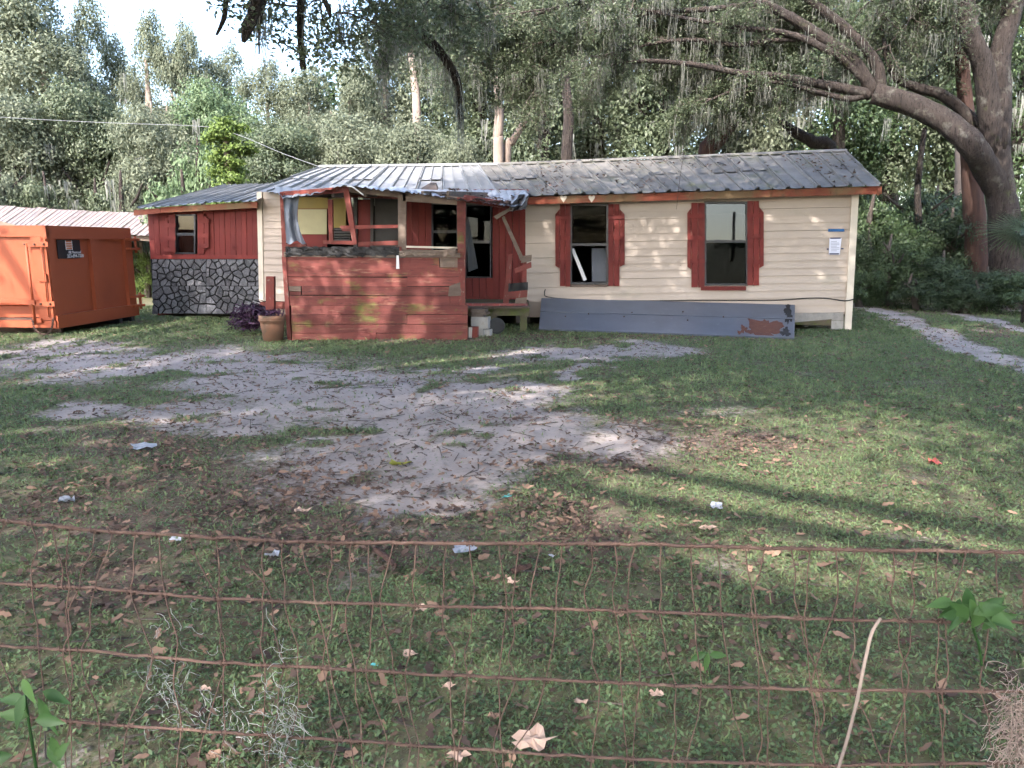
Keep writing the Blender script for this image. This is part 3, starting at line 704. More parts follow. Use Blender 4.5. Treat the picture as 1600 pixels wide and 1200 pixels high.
# the porch roof: buckled sheets, front edge ragged
edge = [(428,299),(445,310.5),(461,308),(485,305),(505,300),(520,294),(540,290),(560,292),(580,296),(600,297),(625,299),(655,303),(690,308),(728,312.5),(745,315),(765,318.5),(785,321),(803,322.5),(815,321),(826,304)]
def edge_y(x):
    for (x0,y0),(x1,y1) in zip(edge[:-1], edge[1:]):
        if x0 <= x <= x1: return lerp(y0,y1,(x-x0)/(x1-x0))
    return edge[-1][1]
xs = [(428,486),(486.5,548),(548.5,612),(612.5,676),(676.5,731),(731.5,781),(781.5,827)]
for si, (xa, xb) in enumerate(xs):
    n, mr = 26, 9; V, F = [], []
    ph = rnd.uniform(0,6)
    for j in range(mr+1):
        v = j/mr
        for i in range(n+1):
            u_ = i/n; x = lerp(xa,xb,u_); rag = rnd.uniform(-1.2,1.2) if j == 0 else 0
            Yf = PY-0.28+0.12*math.sin(x*0.05)+(0.35 if x > 735 else 0)+(0.25*(x-780)/46 if x > 780 else 0)
            f = at_y(x, edge_y(x)+rag, Yf)
            bx = lerp(428,826,(x-428)/398); tt = (bx-398)/(1378-398)*1.0
            e = tri(eL,eM,eR,max(0,(x-405)/(832-405)*tm*0.985),tm); c = tri(rL,rM,rR,max(0,(x-405)/(832-405)*tm*0.985),tm)
            b_ = e.lerp(c, 0.10)+Vector((0,0,0.03))
            p = f.lerp(b_, v); p.z += 0.022*abs(math.sin(i*math.pi/ n*4))*(1-v*0.3) + 0.05*math.sin(x*0.09+v*4+ph)*math.sin(v*math.pi)
            sag = math.exp(-((x-745)/45)**2)*0.14*math.sin(v*math.pi); p.z -= sag
            if j == 0: p.z -= 0.02*rnd.random(); p.y -= 0.04*rnd.random()
            V.append(p)
    for j in range(mr):
        for i in range(n): a = j*(n+1)+i; F.append((a,a+1,a+n+2,a+n+1))
    mesh('porch_roof_sheet', V, F, M['tin'] if si < 2 else M['ruintin'], porch)
V = [at_y(658,296,13.7),at_y(672,288,13.9),at_y(681,288,13.9),at_y(684,297,13.7)]
slab('loose_board', V, (0.0,0.12,0.04), M['rawwood'], porch)
tube('roof_strip', [at_y(543,291,PY-0.3),at_y(551,292,PY-0.36),at_y(559,298,PY-0.34),at_y(568,305,PY-0.3)], [0.012]*4, M['white'], porch, 10, 5)
# crumpled corner of roll roofing at the right end
V, F = [], []
for i in range(9):
    for j in range(6):
        x = lerp(800,827,i/8)-j*1.2; y = lerp(303,326,j/5)+ (8-i)*0.7*(1 if j > 3 else 0.4); V.append(at_y(x+rnd.uniform(-1,1), y+rnd.uniform(-1,1), 14.05+0.12*math.sin(i*1.3+j)+0.02*j))
for i in range(8):
    for j in range(5): a = i*6+j; F.append((a,a+6,a+7,a+1))
mesh('torn_corner', V, F, M['ruintin'], porch)

# ------------------------------------------------------------------ loose things by the house
def curtain(name, label, cat):
    V, F = [], []; n, m_ = 18, 16
    for j in range(m_+1):
        v = j/m_; xl = lerp(442,447,v); xr = lerp(468,478,v**3) - 4*math.sin(v*3.1)
        for i in range(n+1):
            u_ = i/n; V.append(at_y(lerp(xl,xr,u_), lerp(305,379+3*math.sin(u_*9),v), PY-0.06+0.05*math.sin(u_*11+v*1.5)*(0.5+v*0.5)+0.02*math.sin(v*9+u_*4)))
    for j in range(m_):
        for i in range(n): a = j*(n+1)+i; F.append((a,a+1,a+n+2,a+n+1))
    o = mesh(name, V, F, M['greyscreen'], None, True)
    return setp(o, label, cat)
curtain('hanging_tarp', 'grey-blue cloth tarp hanging at the left corner of the porch', 'tarp')
# leaning sheet
ts = thing('metal_sheet', 'long grey metal sheet with a rust patch leaning on the cream wall', 'metal sheet', wall(1040,530,0.4).xyz*Vector((1,1,0)) if False else Vector((wall(1040,520,0.4).x, wall(1040,520,0.4).y, 0)))
def sheet_pt(s, t):                # s along, t down
    top = wall(lerp(846,1242,s), lerp(466.5,477,s), 0.06); bot = at_g(lerp(842,1241,s), lerp(516,530.5,s), 0.01)
    return top.lerp(bot, t)
SDIR = (sheet_pt(1,0.5)-sheet_pt(0,0.5)).normalized(); SN_ = SDIR.cross(sheet_pt(0.5,1)-sheet_pt(0.5,0)).normalized()
if SN_.y > 0: SN_ = -SN_
for t0, t1, k in ((0.0,0.47,0),(0.475,1.0,1)):
    q = [sheet_pt(0,t0),sheet_pt(1,t0),sheet_pt(1,t1),sheet_pt(0,t1)]
    V, F = [], []; ns = 24
    for i in range(ns+1):
        for o_, tt in ((0,t0),(0.012+0.006*k,t0),(0.012+0.006*k,t1),(0,t1)): V.append(sheet_pt(i/ns,tt)+SN_*o_)
    for i in range(ns):
        for e in range(4): F.append((i*4+e,(i+1)*4+e,(i+1)*4+(e+1)%4,i*4+(e+1)%4))
    F += [(0,1,2,3),(ns*4+3,ns*4+2,ns*4+1,ns*4)]
    mesh('panel', V, F, M['sheet'], ts)
    join_slabs('lip', [([sheet_pt(0,t1-0.035)+SN_*0.02, sheet_pt(1,t1-0.035)+SN_*0.02, sheet_pt(1,t1)+SN_*0.02, sheet_pt(0,t1)+SN_*0.02], SN_*0.014)], M['sheet'], ts)
def blob_patch(name, cs, ct, rs, rt, m, seed, off=0.021, n=42, parent=ts):
    r = random.Random(seed); V = [sheet_pt(cs,ct)+SN_*off]
    for k in range(n):
        a = 2*math.pi*k/n; q = 1+0.28*math.sin(a*3+seed)+0.18*math.sin(a*7+seed*2)+r.uniform(-0.18,0.18)
        s_ = min(0.992,cs+rs*q*math.cos(a)); t_ = min(0.96,max(0.0,ct+rt*q*math.sin(a)))
        V.append(sheet_pt(s_,t_)+SN_*off)
    mesh(name, V, [(0,1+k,1+(k+1)%n) for k in range(n)], m, parent)
blob_patch('rust_patch', 0.885, 0.80, 0.062, 0.30, M['rust'], 3, 0.026)
blob_patch('rust_patch', 0.845, 0.86, 0.03, 0.10, M['rust'], 5, 0.0268)
blob_patch('rust_patch', 0.80, 0.80, 0.012, 0.10, M['rust'], 8, 0.0264)
blob_patch('rust_patch', 0.785, 0.90, 0.008, 0.05, M['rust'], 9, 0.0262)
blob_patch('peeled_paint', 0.972, 0.16, 0.012, 0.2, M['peel'], 6, 0.0185)
blob_patch('peeled_paint', 0.978, 0.40, 0.014, 0.2, M['peel'], 7, 0.0272)
blob_patch('peeled_paint', 0.965, 0.85, 0.018, 0.12, M['peel'], 12, 0.0276)
for s_, t_ in ((0.19,0.5),(0.33,0.55),(0.58,0.6),(0.36,0.42),(0.56,0.35),(0.10,0.6),(0.72,0.47)):
    c = sheet_pt(s_,t_)+SN_*0.022; mesh('bolt', [c+SDIR*0.014*math.cos(a)+Vector((0,0,0.014*math.sin(a)))+SN_*h for h in (0,0.01) for a in [k*math.pi/3 for k in range(6)]], [tuple(range(6,12))]+[(k,(k+1)%6,6+(k+1)%6,6+k) for k in range(6)], M['steelrust'], ts)
def solo(o, label, cat, group=None, kind=None): return setp(o, label, cat, group, kind)
# wire running along the foot of the siding
solo(tube('cable', [wall(852,452,0.05),wall(851,458,0.05),wall(856,464,0.06),wall(900,468,0.05),wall(1000,470,0.045),wall(1100,469.5,0.05),wall(1210,469,0.05),wall(1262,466,0.07),wall(1290,466,0.08),wall(1320,470,0.06),wall(1336,467,0.1)], [0.011]*11, M['cable'], None, 60, 6), 'thin black cable strung along the foot of the cream siding', 'cable')
# notice and tape
nt_ = thing('notice', 'white paper notice taped to the cream siding near its corner', 'notice', wall(1305,395,0.03))
slab('paper', [wall(1296,372,0.03),wall(1315,372,0.03),wall(1312,398,0.03),wall(1295,398,0.03)], WN*0.003, M['paper'], nt_)
for k in range(7): slab('text_line', wq(1298.5,377+k*2.4,1298.5+(13 if k%3 else 9),377.9+k*2.4,0.0335), WN*0.0006, M['ink'], nt_)
for x0, y0, x1, y1 in ((1297.3,371.2,1313.5,373.2),(1296,395.6,1311,397.6),(1291.8,388.2,1295,390.2),(1314,387.6,1318,389.6)): slab('tape', wq(x0,y0,x1,y1,0.034), WN*0.002, M['darktape'], nt_)
solo(slab('blue_tape', wq(1294,357.6,1319.5,361.8,0.03), WN*0.003, M['bluetape']), 'strip of bright blue tape on siding above the white notice', 'tape')
# blocks, brick, wheel
def blk(name, x0, y0, x1, y1, Y, dp, m, label, cat, group=None):
    q = [at_y(x0,y0,Y),at_y(x1,y0,Y),at_y(x1,y1,Y),at_y(x0,y1,Y)]
    return solo(slab(name, q, (0.05,dp,0), m), label, cat, group)
blk('concrete_block', 736,495.5,762,514,13.95,0.19,M['concrete'],'wide concrete block beside the porch corner, upper one of the pile','block')
blk('concrete_block', 745.5,514.6,755,528,13.93,0.2,M['concrete'],'small upright concrete block between the brick and the rubble','block')
blk('concrete_block', 755.6,515,765,527,13.99,0.12,M['concrete'],'rough concrete lump at the right foot of the block pile','block')
bk_ = thing('brick', 'red brick smeared with white paint at the porch corner', 'brick', at_y(738,530,13.8))
slab('body', yq(732,511,745,531,13.8), (0.03,0.1,0), M['brick'], bk_)
slab('paint_smear', [at_y(732.2,511.2,13.797),at_y(738,511.2,13.797),at_y(737,530,13.797),at_y(732.2,530,13.797)], (0,-0.002,0), M['trim'], bk_)
for k, (x0,x1,y0,y1) in enumerate(((735,758,483,488),(737,761,488.3,492),(736,755,492.4,495.2))):
    blk('wood_offcut', x0,y0,x1,y1,13.97,0.25,M['rawwood'],('topmost','middle','lowest')[k]+' wood offcut stacked on the wide concrete block','offcut','wood offcuts on the block')
wc = at_y(776,509,14.15)
wh = thing('wheel', 'black round wheel leaning under the porch deck edge', 'wheel', Vector((wc.x, wc.y, wc.z-0.15)))
def disc(name, c, r0, r1, y0, y1, m, parent, n=32):
    V, F = [], []
    for r, y in ((r0,y1),(r0,y0),(r1,y0-0.01),(r1,y1)):
        for k in range(n): a = 2*math.pi*k/n; V.append((c.x+r*math.cos(a), c.y+y, c.z+r*math.sin(a)))
    for i in range(3):
        for k in range(n): F.append((i*n+k,i*n+(k+1)%n,(i+1)*n+(k+1)%n,(i+1)*n+k))
    return mesh(name, V, F, m, parent, False)
disc('tyre', wc, 0.15, 0.11, -0.03, 0.04, M['rubber'], wh); disc('hub', wc, 0.112, 0.0, -0.015, 0.03, M['rubber'], wh)
# flower pot, plant and red post
pb = at_g(427,532); pb.z = 0
pt = thing('flower_pot', 'round weathered terracotta flower pot at the porch corner', 'flower pot', pb)
lathe('pot', [(0.0,0.0),(0.165,0.0),(0.20,0.28),(0.205,0.33),(0.222,0.335),(0.225,0.44),(0.205,0.445),(0.195,0.38),(0.0,0.38)], pb, M['terracotta'], pt)
lathe('rim_band', [(0.226,0.355),(0.232,0.36),(0.232,0.372),(0.226,0.377)], pb, M['terracotta'], pt)
a = at_g(421,520); a.z = 0
solo(slab('red_post', [at_y(415.5,432,13.95),at_y(428,432,13.95),at_y(428.5,520,13.95),at_y(414.5,520,13.95)], (0,0.10,0), M['redwood']), 'short square red wooden post standing behind the flower pot', 'post')

# ------------------------------------------------------------------ dumpster
DC = Vector((-8.45, 14.2, 0)); DF = Vector((0.08,0.997,0)).normalized(); DS = Vector((-DF.y, DF.x, 0))
DB, DT, DW, DL = 0.13, 1.99, 2.7, 5.2
dump = thing('dumpster', 'big orange roll-off dumpster standing beside the red wing', 'dumpster', DC)
UPV = Vector((0,0,1)); DO = -DF       # outward from the long side = -DF ; outward from the door = -DS
def dp(s, f, z): return DC + DS*s + DF*f + UPV*z
def dside(name, s0, s1, z0, z1, out, th, m=None, parent=None):      # plate on the long near side
    return slab(name, [dp(s0,-out,z0),dp(s1,-out,z0),dp(s1,-out,z1),dp(s0,-out,z1)], DF*th, m or M['orange'], parent or dump)
def ddoor(name, f0, f1, z0, z1, out, th, m=None, parent=None):
    return slab(name, [dp(-out,f0,z0),dp(-out,f1,z0),dp(-out,f1,z1),dp(-out,f0,z1)], DS*th, m or M['orange'], parent or dump)
dside('side_panel', 0.05, DL, 0.55, DT-0.16, -0.06, 0.03)
dside('lower_panel', 0.05, DL, DB+0.10, 0.58, -0.26, 0.03)
slab('ledge', [dp(0.05,0.06,0.56),dp(DL,0.06,0.56),dp(DL,0.28,0.50),dp(0.05,0.28,0.50)], UPV*0.02, M['orange'], dump)
dside('top_rail', 0.0, DL, DT-0.20, DT, 0.0, 0.14)
dside('bottom_rail', 0.0, DL, DB, DB+0.13, 0.01, 0.16)
slab('far_side', [dp(0.05,DW,DB),dp(DL,DW,DB),dp(DL,DW,DT),dp(0.05,DW,DT)], DF*-0.08, M['orange'], dump)
slab('end_panel', [dp(DL,0.0,DB),dp(DL,DW,DB),dp(DL,DW,DT),dp(DL,0.0,DT)], DS*0.06, M['orange'], dump)
slab('floor', [dp(0.1,0.1,DB+0.12),dp(DL-0.02,0.1,DB+0.12),dp(DL-0.02,DW-0.1,DB+0.12),dp(0.1,DW-0.1,DB+0.12)], UPV*0.04, M['steelrust'], dump)
dside('rib', 0.02, 0.30, DB+0.14, DT-0.205, 0.02, 0.14)
for s in (1.6, 2.9, 4.2): dside('rib', s, s+0.12, DB+0.14, DT-0.205, 0.02, 0.2)
door = part('door', dump)
ddoor('door_plate', 0.04, DW-0.02, DB+0.02, DT-0.05, -0.07, 0.03, parent=door)
ddoor('door_rail', -0.01, DW+0.01, DT-0.24, DT-0.002, 0.0, 0.12, parent=door)
ddoor('door_rail', 0.02, DW+0.02, DB-0.02, DB+0.22, 0.03, 0.15, parent=door)
ddoor('door_post', 0.02, 0.22, DB+0.222, DT-0.242, -0.01, 0.08, parent=door)
ddoor('door_post', DW*0.47, DW*0.47+0.24, DB+0.222, DT-0.242, 0.0, 0.09, parent=door)
ddoor('door_post', DW-0.26, DW, DB+0.222, DT-0.242, 0.005, 0.09, parent=door)
for z in (0.40, 1.62):
    h = part('hinge', dump)
    for dz_ in (-0.10, 0.10): slab('hinge_leaf', [dp(-0.10,DW-0.22,z+dz_),dp(-0.10,DW+0.16,z+dz_),dp(0.05,DW+0.16,z+dz_),dp(0.05,DW-0.22,z+dz_)], UPV*0.05, M['orange'], h)
    tube('hinge_pin', [dp(-0.03,DW+0.10,z-0.16),dp(-0.03,DW+0.10,z+0.2)], [0.03,0.03], M['orange'], h, None, 8)
# locking bar, brackets, lever and chain on the near corner
tube('lock_rod', [dp(0.36,-0.07,DB+0.06),dp(0.36,-0.07,DT-0.32)], [0.024]*2, M['orange'], dump, None, 8)
tube('lock_rod', [dp(0.09,-0.05,DB+0.2),dp(0.09,-0.05,DT-0.2)], [0.012]*2, M['orange'], dump, None, 6)
for z, s1 in ((DT-0.38,0.42),(DB+0.40,0.44)): 
    dside('lock_bracket', -0.06, s1, z, z+0.09, 0.075, 0.05)
    for s in (0.02, 0.2, 0.38): tube('bolt', [dp(s,-0.07,z+0.045),dp(s,-0.095,z+0.045)], [0.02,0.02], M['steelrust'], dump, None, 6)
slab('lever', [dp(0.3,-0.10,DB+0.43),dp(1.16,-0.14,DB+0.50),dp(1.16,-0.14,DB+0.54),dp(0.3,-0.10,DB+0.52)], DF*0.03, M['orange'], dump)
dside('catch', 0.06, 0.22, 0.98, 1.0, 0.05, 0.08); slab('catch', [dp(0.07,-0.03,0.98),dp(0.07,-0.03,1.12),dp(0.05,-0.03,1.12),dp(0.05,-0.03,0.98)], DF*-0.04, M['orange'], dump)
dside('rod_foot', 0.24, 0.42, DB+0.10, DB+0.18, 0.06, 0.06)
P = smooth_path([dp(0.37,-0.12,DB+0.16),dp(0.32,-0.15,DB-0.0),dp(0.2,-0.17,0.035),dp(0.06,-0.16,0.04),dp(-0.0,-0.12,DB+0.03),dp(-0.02,-0.09,DB+0.18)], 26)
ch = part('chain', dump)
for k in range(26):
    a, b = P[k], P[k+1]; d = (b-a).normalized(); s = d.cross(UPV); s = s.normalized() if s.length > 0.01 else Vector((1,0,0)); t = d.cross(s)
    sd_ = s if k%2 else t; c = (a+b)/2; lk = []
    for j in range(11): an = 2*math.pi*j/10; lk.append(c+d*math.cos(an)*0.03+sd_*math.sin(an)*0.016)
    tube('link', lk, [0.006]*11, M['steelrust'], ch, None, 5)
for s in (0.9, 3.6): 
    for f in (0.45, DW-0.45): tube('roller', [dp(s-0.1,f,0.085),dp(s+0.1,f,0.085)], [0.09,0.09], M['steelrust'], dump, None, 12)
for f in (0.4, DW-0.5): slab('skid', [dp(0.2,f,0.0),dp(DL-0.1,f,0.0),dp(DL-0.1,f+0.08,0.0),dp(0.2,f+0.08,0.0)], UPV*0.12, M['steelrust'], dump)
for f in (DW*0.75, DW*0.92): slab('skid_end', [dp(0.02,f,0.0),dp(0.5,f,0.0),dp(0.5,f+0.12,0.0),dp(0.02,f+0.12,0.0)], UPV*0.14, M['rubber'], dump)
sg = part('sign', dump)
f0, f1, z0, z1 = 0.34, 1.02, 1.385, 1.735
ddoor('sign_plate', f0, f1, z0, z1, -0.055, 0.012, M['signblack'], sg)
def stxt(body, f, z, size):
    cu = bpy.data.curves.new('lettering', 'FONT'); cu.body = body; cu.size = size; cu.align_x = 'CENTER'; cu.align_y = 'CENTER'; cu.extrude = 0.001
    o = bpy.data.objects.new('lettering', cu); COL.objects.link(o); cu.materials.append(M['white']); o.parent = sg
    o.location = dp(-0.052, f, z)-wloc(sg); o.rotation_euler = (math.pi/2, 0, math.atan2(DF.y, DF.x))
    bpy.context.view_layer.update(); me = bpy.data.meshes.new_from_object(o.evaluated_get(bpy.context.evaluated_depsgraph_get()))
    m2 = bpy.data.objects.new('lettering', me); COL.objects.link(m2); m2.parent = sg; m2.location = o.location; m2.rotation_euler = o.rotation_euler
    bpy.data.objects.remove(o); m2.name = 'lettering'
stxt('RR Removal', (f0+f1)/2, z0+0.115, 0.075); stxt('353-694-7200', (f0+f1)/2+0.01, z0+0.045, 0.088)
ddoor('logo_panel', 0.58, 0.78, z0+0.165, z1-0.015, -0.0535, 0.003, M['white'], sg)
for k in range(4): ddoor('logo_bar', 0.595, 0.765, z0+0.172+k*0.043, z0+0.206+k*0.043, -0.0525, 0.002, M['signorange'], sg)

# ------------------------------------------------------------------ open shed behind the dumpster
shed = thing('shed', 'low open shed with a rusty pinkish tin roof behind the dumpster', 'shed', (-16, 25, 0))
M['shedtin'] = mat('rusted_pink_tin', (0.25,0.215,0.205), (0.20,0.15,0.135), 1.8, 0.6, metal=0.1, bump=0.2, stretch=(2,0.5,1), patches=[((0.30,0.15,0.10), 2.5, 0.55, 0.72, None), ((0.42,0.37,0.35), 4, 0.6, 0.75, None)], vary=0.12)
sl, sr = at_y(-170,350,22.5), at_y(262,369,22.5); tl_, tr_ = at_y(-120,315,27), at_y(300,338,27)
for k in range(26):
    t0, t1 = k/26, (k+1)/26-0.0005; tin_panel('roof_panel', sl.lerp(sr,t0), sl.lerp(sr,t1), tl_.lerp(tr_,t0), tl_.lerp(tr_,t1), M['shedtin'], shed, 0.02, 0.3)
slab('eave_beam', [sl+Vector((0,0.1,-0.03)), sr+Vector((0,0.1,-0.03)), sr+Vector((0,0.1,-0.16)), sl+Vector((0,0.1,-0.16))], (0,0.06,0), M['rawwood'], shed)
for t in (0.05, 0.3, 0.55, 0.8, 0.97):
    p = sl.lerp(sr, t); bar('post', (p.x,p.y+0.12,0), (p.x,p.y+0.12,p.z-0.1), 0.11, 0.11, M['rawwood'], shed, up=(0,1,0))
    p = tl_.lerp(tr_, t); bar('post', (p.x,p.y,0), (p.x,p.y,p.z-0.1), 0.11, 0.11, M['rawwood'], shed, up=(0,1,0))
mesh('gable_end', [at_y(-30,338,22.3),at_y(42,356,22.3),at_y(-30,362,22.3)], [(0,1,2)], M['rawwood'], shed)

# ------------------------------------------------------------------ power cable to the roof
solo(tube('power_cable', [at_y(-200,168,30),at_y(0,183,28),at_y(160,191.5,26.3),at_y(320,198,24.5),at_y(375,212,23),at_y(440,239,21),wall(503,262,-3.0)], [0.007]*7, M['alu'], None, 60, 6), 'thin pale power cable sagging from the trees to the roof ridge', 'cable')

# ------------------------------------------------------------------ foliage
def unit(rng, n):
    v = rng.normal(size=(n,3)); return v/np.linalg.norm(v, axis=1, keepdims=True)
def leaf_quads(C, N, L, rng, asp=0.5, fold=0.0):
    """one rhombic leaf per centre C with normal near N and length L"""
    n = len(C); A = unit(rng, n); A = A-(A*N).sum(1, keepdims=True)*N; A /= np.linalg.norm(A, axis=1, keepdims=True)+1e-9
    B = np.cross(N, A); L = L[:,None]; a = A*L/2; b = B*L*asp/2
    V = np.stack([C-a, C+b-a*0.1+N*L*fold, C+a, C-b-a*0.1+N*L*fold], 1).reshape(-1,3)
    return V, np.arange(n*4).reshape(-1,4)
def clumpy(blobs, n, rng, nsub=28, sig=0.2, flat=0.7):
    """leaf positions: on every blob small clumps over its surface, leaves scattered about each clump"""
    vol = np.array([b[1][0]*b[1][2] for b in blobs]); cnt = (vol/vol.sum()*n).astype(int); C, O, T = [], [], []
    for (c, r), k in zip(blobs, cnt):
        d = unit(rng, nsub); d[:,2] = np.where(d[:,2] < -0.35, -d[:,2]*0.6, d[:,2]); rad = 0.55+0.5*rng.random(nsub)**0.6
        sc_ = np.array(c)+d*rad[:,None]*np.array(r); w_ = rng.integers(0, nsub, k); tw = rng.random(nsub)
        off = rng.normal(size=(k,3))*sig*np.array(r)*np.array([1,1,flat]); P = sc_[w_]+off
        o = d[w_]*0.6+off/(np.linalg.norm(off, axis=1, keepdims=True)+1e-9)*0.5+np.array([0,0,0.5])
        C.append(P); O.append(o); T.append(tw[w_]*0.5)
    return np.concatenate(C), np.concatenate(O), np.concatenate(T)
def crown_data(blobs, n, size, seed, asp=0.5, nsub=28, sig=0.2, flat=0.7):
    rng = np.random.default_rng(seed); C, O, T = clumpy(blobs, n, rng, nsub, sig, flat); k = len(C)
    N = O+unit(rng, k)*0.9; N /= np.linalg.norm(N, axis=1, keepdims=True)
    V, F = leaf_quads(C, N, size*(0.6+0.8*rng.random(k)), rng, asp, 0.08)
    return V, F, np.clip(T+rng.random(k)*0.5, 0, 1)
def moss_data(pts, lens, seed, strands=12, wd=0.02, spread=0.12):
    rng = np.random.default_rng(seed); V, F = [], []; b = 0
    P = np.repeat(np.asarray(pts, float), strands, 0); Ln = np.repeat(np.asarray(lens, float), strands)*(0.35+0.65*rng.random(len(pts)*strands))
    n = len(P); P = P+rng.normal(size=(n,3))*np.array([spread,spread,0.03]); ang = rng.random(n)*math.pi; dirv = np.stack([np.cos(ang),np.sin(ang),0*ang],1)
    seg = 4; drift = rng.normal(size=(n,3))*0.06; drift[:,2] = 0; ring = []
    for s in range(seg+1):
        t = s/seg; c = P+np.array([0,0,-1.0])*(Ln*t)[:,None]+drift*t*Ln[:,None]+rng.normal(size=(n,3))*np.array([1,1,0])*0.015
        wv = dirv*(wd*(1-0.75*t))*(0.6+0.8*rng.random(n))[:,None]; ring.append(np.stack([c-wv,c+wv],1))
    R = np.stack(ring,1).reshape(n,-1,3); V = R.reshape(-1,3); base = np.arange(n)[:,None]*(2*(seg+1))
    F = np.concatenate([np.stack([base[:,0]+2*s,base[:,0]+2*s+1,base[:,0]+2*s+3,base[:,0]+2*s+2],1) for s in range(seg)])
    return V, F, np.tile(rng.random(n), seg)
# crown shapes shared by many trees (unit trees: 1 m wide radius, 1 m tall, scaled per tree)
def unit_blobs(kind, seed):
    r = random.Random(seed); B = []
    if kind == 'tall':
        for k in range(15): z = 0.28+0.67*k/14; q = 0.66*math.sqrt(max(0.05,1-((z-0.58)/0.46)**2)); B.append(((r.uniform(-1,1)*q*0.8, r.uniform(-1,1)*q*0.8, z), (0.40*q+0.14, 0.40*q+0.14, 0.09)))
    elif kind == 'round':
        for k in range(13): a = r.uniform(0,6.28); q = r.uniform(0.15,0.62); z = r.uniform(0.28,0.86); s = math.sqrt(max(0.08,1-((z-0.5)/0.5)**2)); B.append(((q*s*math.cos(a), q*s*math.sin(a), z), (0.40,0.40,0.13)))
    else:               # low bush down to the ground
        for k in range(11): a = r.uniform(0,6.28); q = r.uniform(0.1,0.7); z = r.uniform(0.12,0.78); s = math.sqrt(max(0.1,1-(z-0.3)**2*1.6)); B.append(((q*s*math.cos(a), q*s*math.sin(a), z), (0.36,0.36,0.18)))
    return B
CROWN = {}
def crown_mesh(kind, var, n, size, m, asp=0.5):
    key = (kind, var, m)
    if key not in CROWN:
        V, F, T = crown_data(unit_blobs(kind, var*7+3), n, 1.0, var*11+1, asp, 40, 0.15)
        # leaf size is set in real metres: shrink leaves about their centre for a typical scale
        c = V.reshape(-1,4,3).mean(1, keepdims=True); d = V.reshape(-1,4,3)-c
        typ = {'tall':(3.2,11.0),'round':(3.0,6.5),'bush':(1.8,2.6)}[kind]
        d = d*size/np.array([typ[0],typ[0],typ[1]]); V = (c+d).reshape(-1,3)
        me = bpy.data.meshes.new('crown'); o = mesh_np('crown', V, F, M[m], None, T); CROWN[key] = o.data; bpy.data.objects.remove(o)
    return CROWN[key]
TR = random.Random(77)
BUSHY = ('bush','weed_bush','shrub')
def tree(name, label, px, top, Y, wpx, kind='round', leaf='leaf_grey', n=15000, size=0.17, var=None, trunk='bark', moss=0, group=None, bottom=0.0, cat='tree', x=None, h=None, rad=None):
    p = at_y(px, top, Y); X = p.x if x is None else x; H = (p.z if h is None else h); R = wpx/1200*Y/2 if rad is None else rad
    t = thing(name, label, cat, (X, Y, 0), group)
    v = TR.randrange(3) if var is None else var
    c = bpy.data.objects.new('crown', crown_mesh(kind, v, n, size, leaf)); COL.objects.link(c); c.parent = t
    c.scale = (R/0.85, R/0.85, (H-bottom)*0.93); c.location = (0,0,bottom-(0.14*H if kind == 'bush' else 0)); c.rotation_euler = (0,0,TR.uniform(0,6.28))
    tb = Tubes(); r0 = 0.035*H*0.55+0.06; bx, by = TR.uniform(-0.3,0.3), TR.uniform(-0.3,0.3)
    tb.add([(X,Y,-0.1),(X+bx*0.4,Y+by*0.3,H*0.25),(X+bx,Y+by,H*0.5),(X+bx*0.6,Y+by,H*0.82)], [r0*1.25,r0,r0*0.7,r0*0.2], 12, 9, 0.06, TR)
    for k in range(5):
        a = TR.uniform(0,6.28); z0 = H*TR.uniform(0.28,0.55); q = R*TR.uniform(0.5,0.85)
        tb.add([(X+bx*0.8,Y+by*0.8,z0),(X+q*0.5*math.cos(a),Y+q*0.5*math.sin(a),z0+H*0.10),(X+q*math.cos(a),Y+q*math.sin(a),z0+H*0.2)], [r0*0.5,r0*0.33,r0*0.1], 6, 6, 0.05, TR)
    tb.build('trunk', M[trunk], t)
    if moss:
        pts = [(TR.gauss(0,0.45)*R, TR.gauss(0,0.45)*R-0.3*R, TR.uniform(0.35,0.75)*H) for _ in range(moss)]
        V, F, T = moss_data(pts, [TR.uniform(0.4,1.5) for _ in pts], TR.randrange(9999), 9, 0.025, 0.10)
        o = mesh_np('hanging_moss', V, F, M['moss'], t, T); o['kind'] = 'stuff'
    return t
GB, GM, GF_ = 'tall trees at the back of the wood', 'rounded oaks of the wood edge', 'shrubs before the wood'
# left wood, back row: these make the skyline
for a in ((-70,-70,41,240,'oak at the far left edge, cut off by the frame'),(45,-40,40,190,'tall grey-green oak rising out of frame in the top left corner'),(112,-8,42,110,'tall oak just left of the first gap of sky'),
          (168,52,44,90,'lower oak under the first gap of sky at left'),(226,14,40,92,'slender pointed tree standing against the sky, left of two'),(292,30,40,84,'slender pointed tree standing against the sky, right of two'),
          (345,66,42,100,'oak whose round top ends the left skyline before the hanging limbs'),(410,92,41,120,'oak under the sky behind the leftmost hanging limbs'),(480,100,40,120,'oak under the sky beneath the hanging leafy branch'),
          (548,88,40,110,'oak at the right end of the open sky'),(605,10,42,130,'tall oak behind the forked dead limb'),(680,-40,44,160,'tall oak filling the top centre behind the crooked limb')):
    tree('oak_tree', a[4], a[0], a[1], a[2], a[3], 'tall', 'leaf_grey', 30000, 0.155, None, 'palebark', 5, GB)
